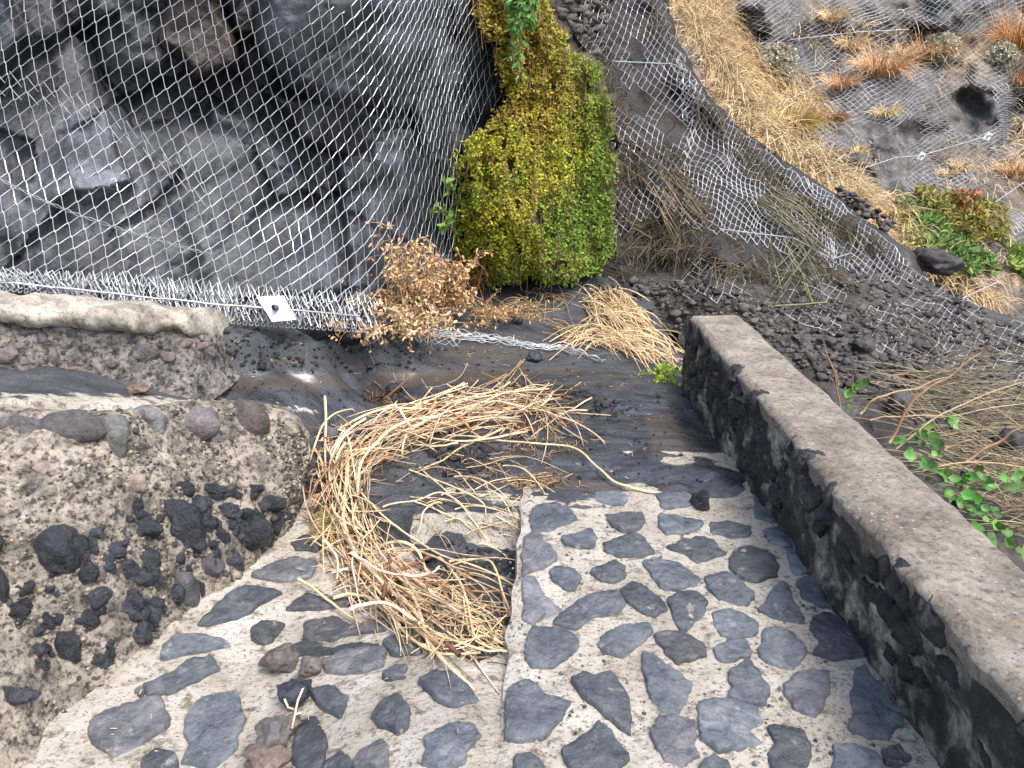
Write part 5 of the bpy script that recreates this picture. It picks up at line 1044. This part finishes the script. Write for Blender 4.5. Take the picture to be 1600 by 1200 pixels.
def tuft(u, v, w_, h_, n, label, colr=gold, surf=farY, r=.0055, droop=.55, cat='grass tuft', name='grass_tuft', off=.12):
    P0 = Pd(u, v, surf(u, v) - off); k = P0[1] / F; mb = tuft_mb(P0, w_ * k * 1.5, h_ * k * 1.15, int(n * 1.5), colr, r, droop=droop); e = empty(name, P0, label, cat); 
    e2 = mb.build('blades', M['straw'], e); return e
for a in [(1375, 118, 34, 62, 260, 'tall orange grass tuft left of the pale shrub above the big netted boulder', gold2), (1452, 92, 30, 46, 220, 'orange grass tuft touching the left side of the pale upper shrub', gold2),
    (1330, 76, 22, 34, 130, 'yellow grass tuft under the upper steel cable', gold), (1312, 135, 24, 34, 140, 'orange grass tuft at the upper end of the middle cable', gold2), (1380, 180, 20, 30, 110, 'small yellow grass tuft on the face of the big netted boulder', gold),
    (1300, 185, 28, 26, 110, 'pinkish grass tuft left of the boulder face', (.50, .30, .17)), (1330, 310, 36, 44, 220, 'straw yellow grass tuft at the lower cable anchor', gold), (1590, 75, 44, 74, 320, 'large orange grass clump at the upper right edge', (.62, .33, .13)),
    (1590, 130, 40, 40, 200, 'orange grass clump below the large one at the right edge', gold2), (1580, 270, 34, 36, 160, 'orange grass tuft at the right edge below the cavity', gold2), (1500, 262, 24, 22, 80, 'thin grass tuft beneath the cable between the two anchors', gold),
    (1340, 235, 18, 18, 60, 'tiny grass tuft on the crest of the dark netted boulder', gold), (1302, 30, 20, 30, 90, 'yellow grass tuft at the top between dark rocks', gold), (1300, 240, 22, 22, 70, 'tiny tuft on the front of the dark netted boulder', (.5, .36, .2)), (1440, 60, 24, 20, 70, 'dry brown tuft hanging from the top ledge', (.40, .28, .15)),
    (1235, 205, 36, 60, 300, 'pale yellow grass clump at the lower end of the middle cable', (.62, .46, .17)), (1410, 85, 20, 24, 90, 'straw tuft between the two orange tufts near the top', gold), (1480, 270, 20, 16, 60, 'short grass on the slab below the right cable anchor', gold), (1395, 330, 26, 24, 90, 'thin straw tuft below the split grey boulder', gold)]:
    tuft(*a[:6], colr=a[6])
# right foreground dry grass over the slope
mb = MB()
for i in range(850):
    u_, v_ = inpoly([(1440, 560), (1500, 545), (1640, 640), (1700, 860), (1580, 840), (1440, 690), (1400, 620)], 1)[0]; P0 = Pd(u_, v_, nearY(u_, v_) + .02); d = np.array([.8, -.5, .05]) * rs.choice([-1, 1, 1]) + rs.normal(size=3) * [.4, .4, .22] + [0, 0, .25]
    mb.tube(blade(P0, d, rs.uniform(.12, .5), .12, 6, .03), rs.uniform(.001, .0022), np.array([.40, .33, .2]) * rs.uniform(.4, 1.3), 3)
tag(mb.build('dry_grass', M['straw']), kind='stuff')
# ------------------------------------------------------------------ pale shrubs and succulent patch
def pale_shrub(u, v, a, b_, n, label):
    P0 = Pd(u, v + b_ * .8, farY(u, v) - .1); root = empty('pale_shrub', P0, label, 'shrub'); mb = MB(); ml = MB(); Yc = farY(u, v) - .3; c0 = Pd(u, v, Yc); k = Yc / F
    for i in range(n):
        d = rs.normal(size=3); d /= np.linalg.norm(d); d[1] = -abs(d[1]) * .8; p = c0 + d * np.array([a, a, b_]) * k * rs.uniform(.75, 1.05); mb.tube(np.array([P0, (P0 + p) / 2 + rs.normal(0, .02, 3), p]), .006, (.28, .22, .16), 3)
        m_ = 12; ml.leaves(p + rs.normal(0, .02, (m_, 3)), rs.normal(size=(m_, 3)) + d * .8, rs.normal(size=(m_, 3)) + d, .05, .014, jitcol((.50, .47, .36), m_, .2, .04))
    mb.build('twigs', M['branch'], root); ml.build('foliage', M['leaf'], root)
pale_shrub(1213, 96, 26, 22, 170, 'larger pale grey green rounded shrub in the golden grass'); pale_shrub(1222, 122, 18, 16, 90, 'half dry pale shrub just below the rounded one in the golden grass')
pale_shrub(1468, 76, 24, 18, 150, 'pale shrub sitting on top of the big netted boulder'); pale_shrub(1565, 88, 20, 16, 110, 'pale shrub in front of the orange clump at the right edge')
root = empty('succulent_patch', Pd(1500, 360, farY(1500, 360)), 'olive and orange leafy ground plant, bright green below, on the right slope', 'plant'); ml = MB()
for pl, n_, c_, L_ in (([(1430, 290), (1475, 300), (1570, 320), (1575, 370), (1510, 380), (1470, 340), (1430, 320)], 2600, (.25, .23, .05), .10), ([(1400, 310), (1450, 330), (1500, 370), (1560, 420), (1520, 430), (1450, 380)], 2200, (.14, .24, .06), .15), ([(1490, 300), (1530, 300), (1530, 340), (1490, 340)], 500, (.36, .16, .06), .09), ([(1570, 380), (1640, 390), (1640, 440), (1580, 420)], 700, (.2, .3, .06), .14), ([(1400, 330), (1480, 400), (1500, 440), (1420, 380)], 260, (.3, .34, .1), .16)):
    a_ = inpoly(pl, n_); P = Pd(a_[:, 0], a_[:, 1], farY(a_[:, 0], a_[:, 1]) - .05 - rs.random(n_) * .22 * (1 + uvn(a_[:, 0], a_[:, 1], .06, 2, 4))); ml.leaves(P, rs.normal(size=(n_, 3)) + [.2, -.3, .4], rs.normal(size=(n_, 3)) * .6 + [0, -.5, 1], L_ * rs.uniform(.5, 1, n_), .016, jitcol(c_, n_, .35, .12))
ml.build('foliage', M['leaf'], root)
# ------------------------------------------------------------------ shoots behind the parapet
def shoot(name, label, stems, leaves, lc=(.08, .19, .04), cat='plant', lsz=.045):
    P0 = Pd(*stems[0][0][0], stems[0][2] if len(stems[0]) > 2 else 3.0); root = empty(name, P0, label, cat); mb = MB(); ml = MB()
    for pth, r_, Y0, Y1, c_ in stems:
        p = np.array(pth, float); t = np.linspace(0, len(p) - 1, len(p) * 4); u_ = np.interp(t, range(len(p)), p[:, 0]); v_ = np.interp(t, range(len(p)), p[:, 1]); w_ = np.linspace(0, 1, len(t)); P = Pd(u_ + 1.3 * np.sin(t * 7), v_ + 1.3 * np.cos(t * 6), Y0 + (Y1 - Y0) * w_); mb = MB(); mb.tube(P, r_ * (1 - .5 * w_), c_, 5); mb.build('stem', M['branch'], root)
    for u_, v_, Y_, s_ in leaves:
        d = rs.normal(size=(1, 3)) * [1, .3, .6] + [.1, -.3, -.2]; ml.leaves(Pd(np.array([u_]), np.array([v_]), Y_), d, np.array([[rs.normal() * .4, -1, .7 + rs.normal() * .3]]), s_, s_ * .42, jitcol(lc, 1, .45, .12), fold=.3)
    if leaves: ml.build('leaves', M['leaf'], root)
tw = (.42, .25, .14)
shoot('leafy_shoot', 'upright reddish twigs with four round green leaves behind the middle of the parapet', [([(1312, 640), (1306, 590), (1285, 530)], .005, 3.3, 3.25, tw), ([(1310, 600), (1302, 565)], .004, 3.25, 3.2, tw), ([(1290, 605), (1305, 585)], .003, 3.3, 3.25, tw), ([(1330, 620), (1336, 580)], .004, 3.3, 3.2, tw)], [(1350, 590, 3.2, .05), (1340, 600, 3.2, .055), (1328, 608, 3.2, .05), (1320, 618, 3.2, .05), (1350, 600, 3.18, .045), (1322, 630, 3.2, .05), (1316, 608, 3.2, .035)])
lv = [(x, y, interp([(640, 2.9), (830, 2.35)], y) - rs.random() * .1, rs.uniform(.028, .055)) for x, y in np.concatenate([inpoly([(1395, 680), (1440, 665), (1470, 690), (1460, 720), (1500, 740), (1600, 735), (1640, 760), (1600, 765), (1500, 770), (1560, 800), (1560, 850), (1500, 800), (1440, 730)], 95), inpoly([(1480, 640), (1510, 655), (1480, 670)], 6), inpoly([(1560, 820), (1600, 850), (1600, 880), (1575, 860)], 8)])]
shoot('leafy_shoot', 'sprawling round leaved green shoots with bare arching twigs behind the near parapet', [([(1390, 690), (1430, 620), (1480, 590), (1540, 545)], .006, 2.9, 2.8, tw), ([(1345, 645), (1370, 620), (1430, 607), (1480, 588)], .005, 2.95, 2.85, (.5, .36, .2)), ([(1510, 720), (1560, 690), (1600, 665), (1650, 640)], .006, 2.6, 2.5, tw), ([(1440, 735), (1520, 720), (1600, 730)], .004, 2.6, 2.5, (.5, .36, .2)), ([(1360, 655), (1400, 650), (1480, 650), (1600, 630)], .004, 2.95, 2.8, (.5, .36, .2)), ([(1475, 700), (1530, 685), (1540, 655)], .004, 2.7, 2.6, tw), ([(1400, 700), (1480, 640), (1600, 595)], .004, 2.8, 2.8, (.5, .38, .2)), ([(1415, 655), (1420, 625), (1435, 615)], .004, 2.9, 2.85, tw), ([(1370, 598), (1410, 583), (1440, 590)], .003, 3.1, 3.0, tw)], lv, (.09, .21, .045))
# ------------------------------------------------------------------ groups of repeats
GROUPS = {'loose_stone': 'loose lava stones lying about', 'grass_tuft': 'dry grass tufts on the far hillside', 'pale_shrub': 'pale shrubs on the far hillside', 'dry_bush': 'withered bushes at the foot of the cliff',
          'rockfall_net': 'rockfall nets on the slopes', 'dead_stalks': 'heaps of flattened dead stalks', 'leafy_shoot': 'leafy shoots behind the parapet', 'plant_debris': 'small clumps of plant debris on the ash'}
for o in S.objects:
    k_ = o.name.split('.')[0]
    if o.parent is None and k_ in GROUPS and o.get('kind') is None: o['group'] = GROUPS[k_]
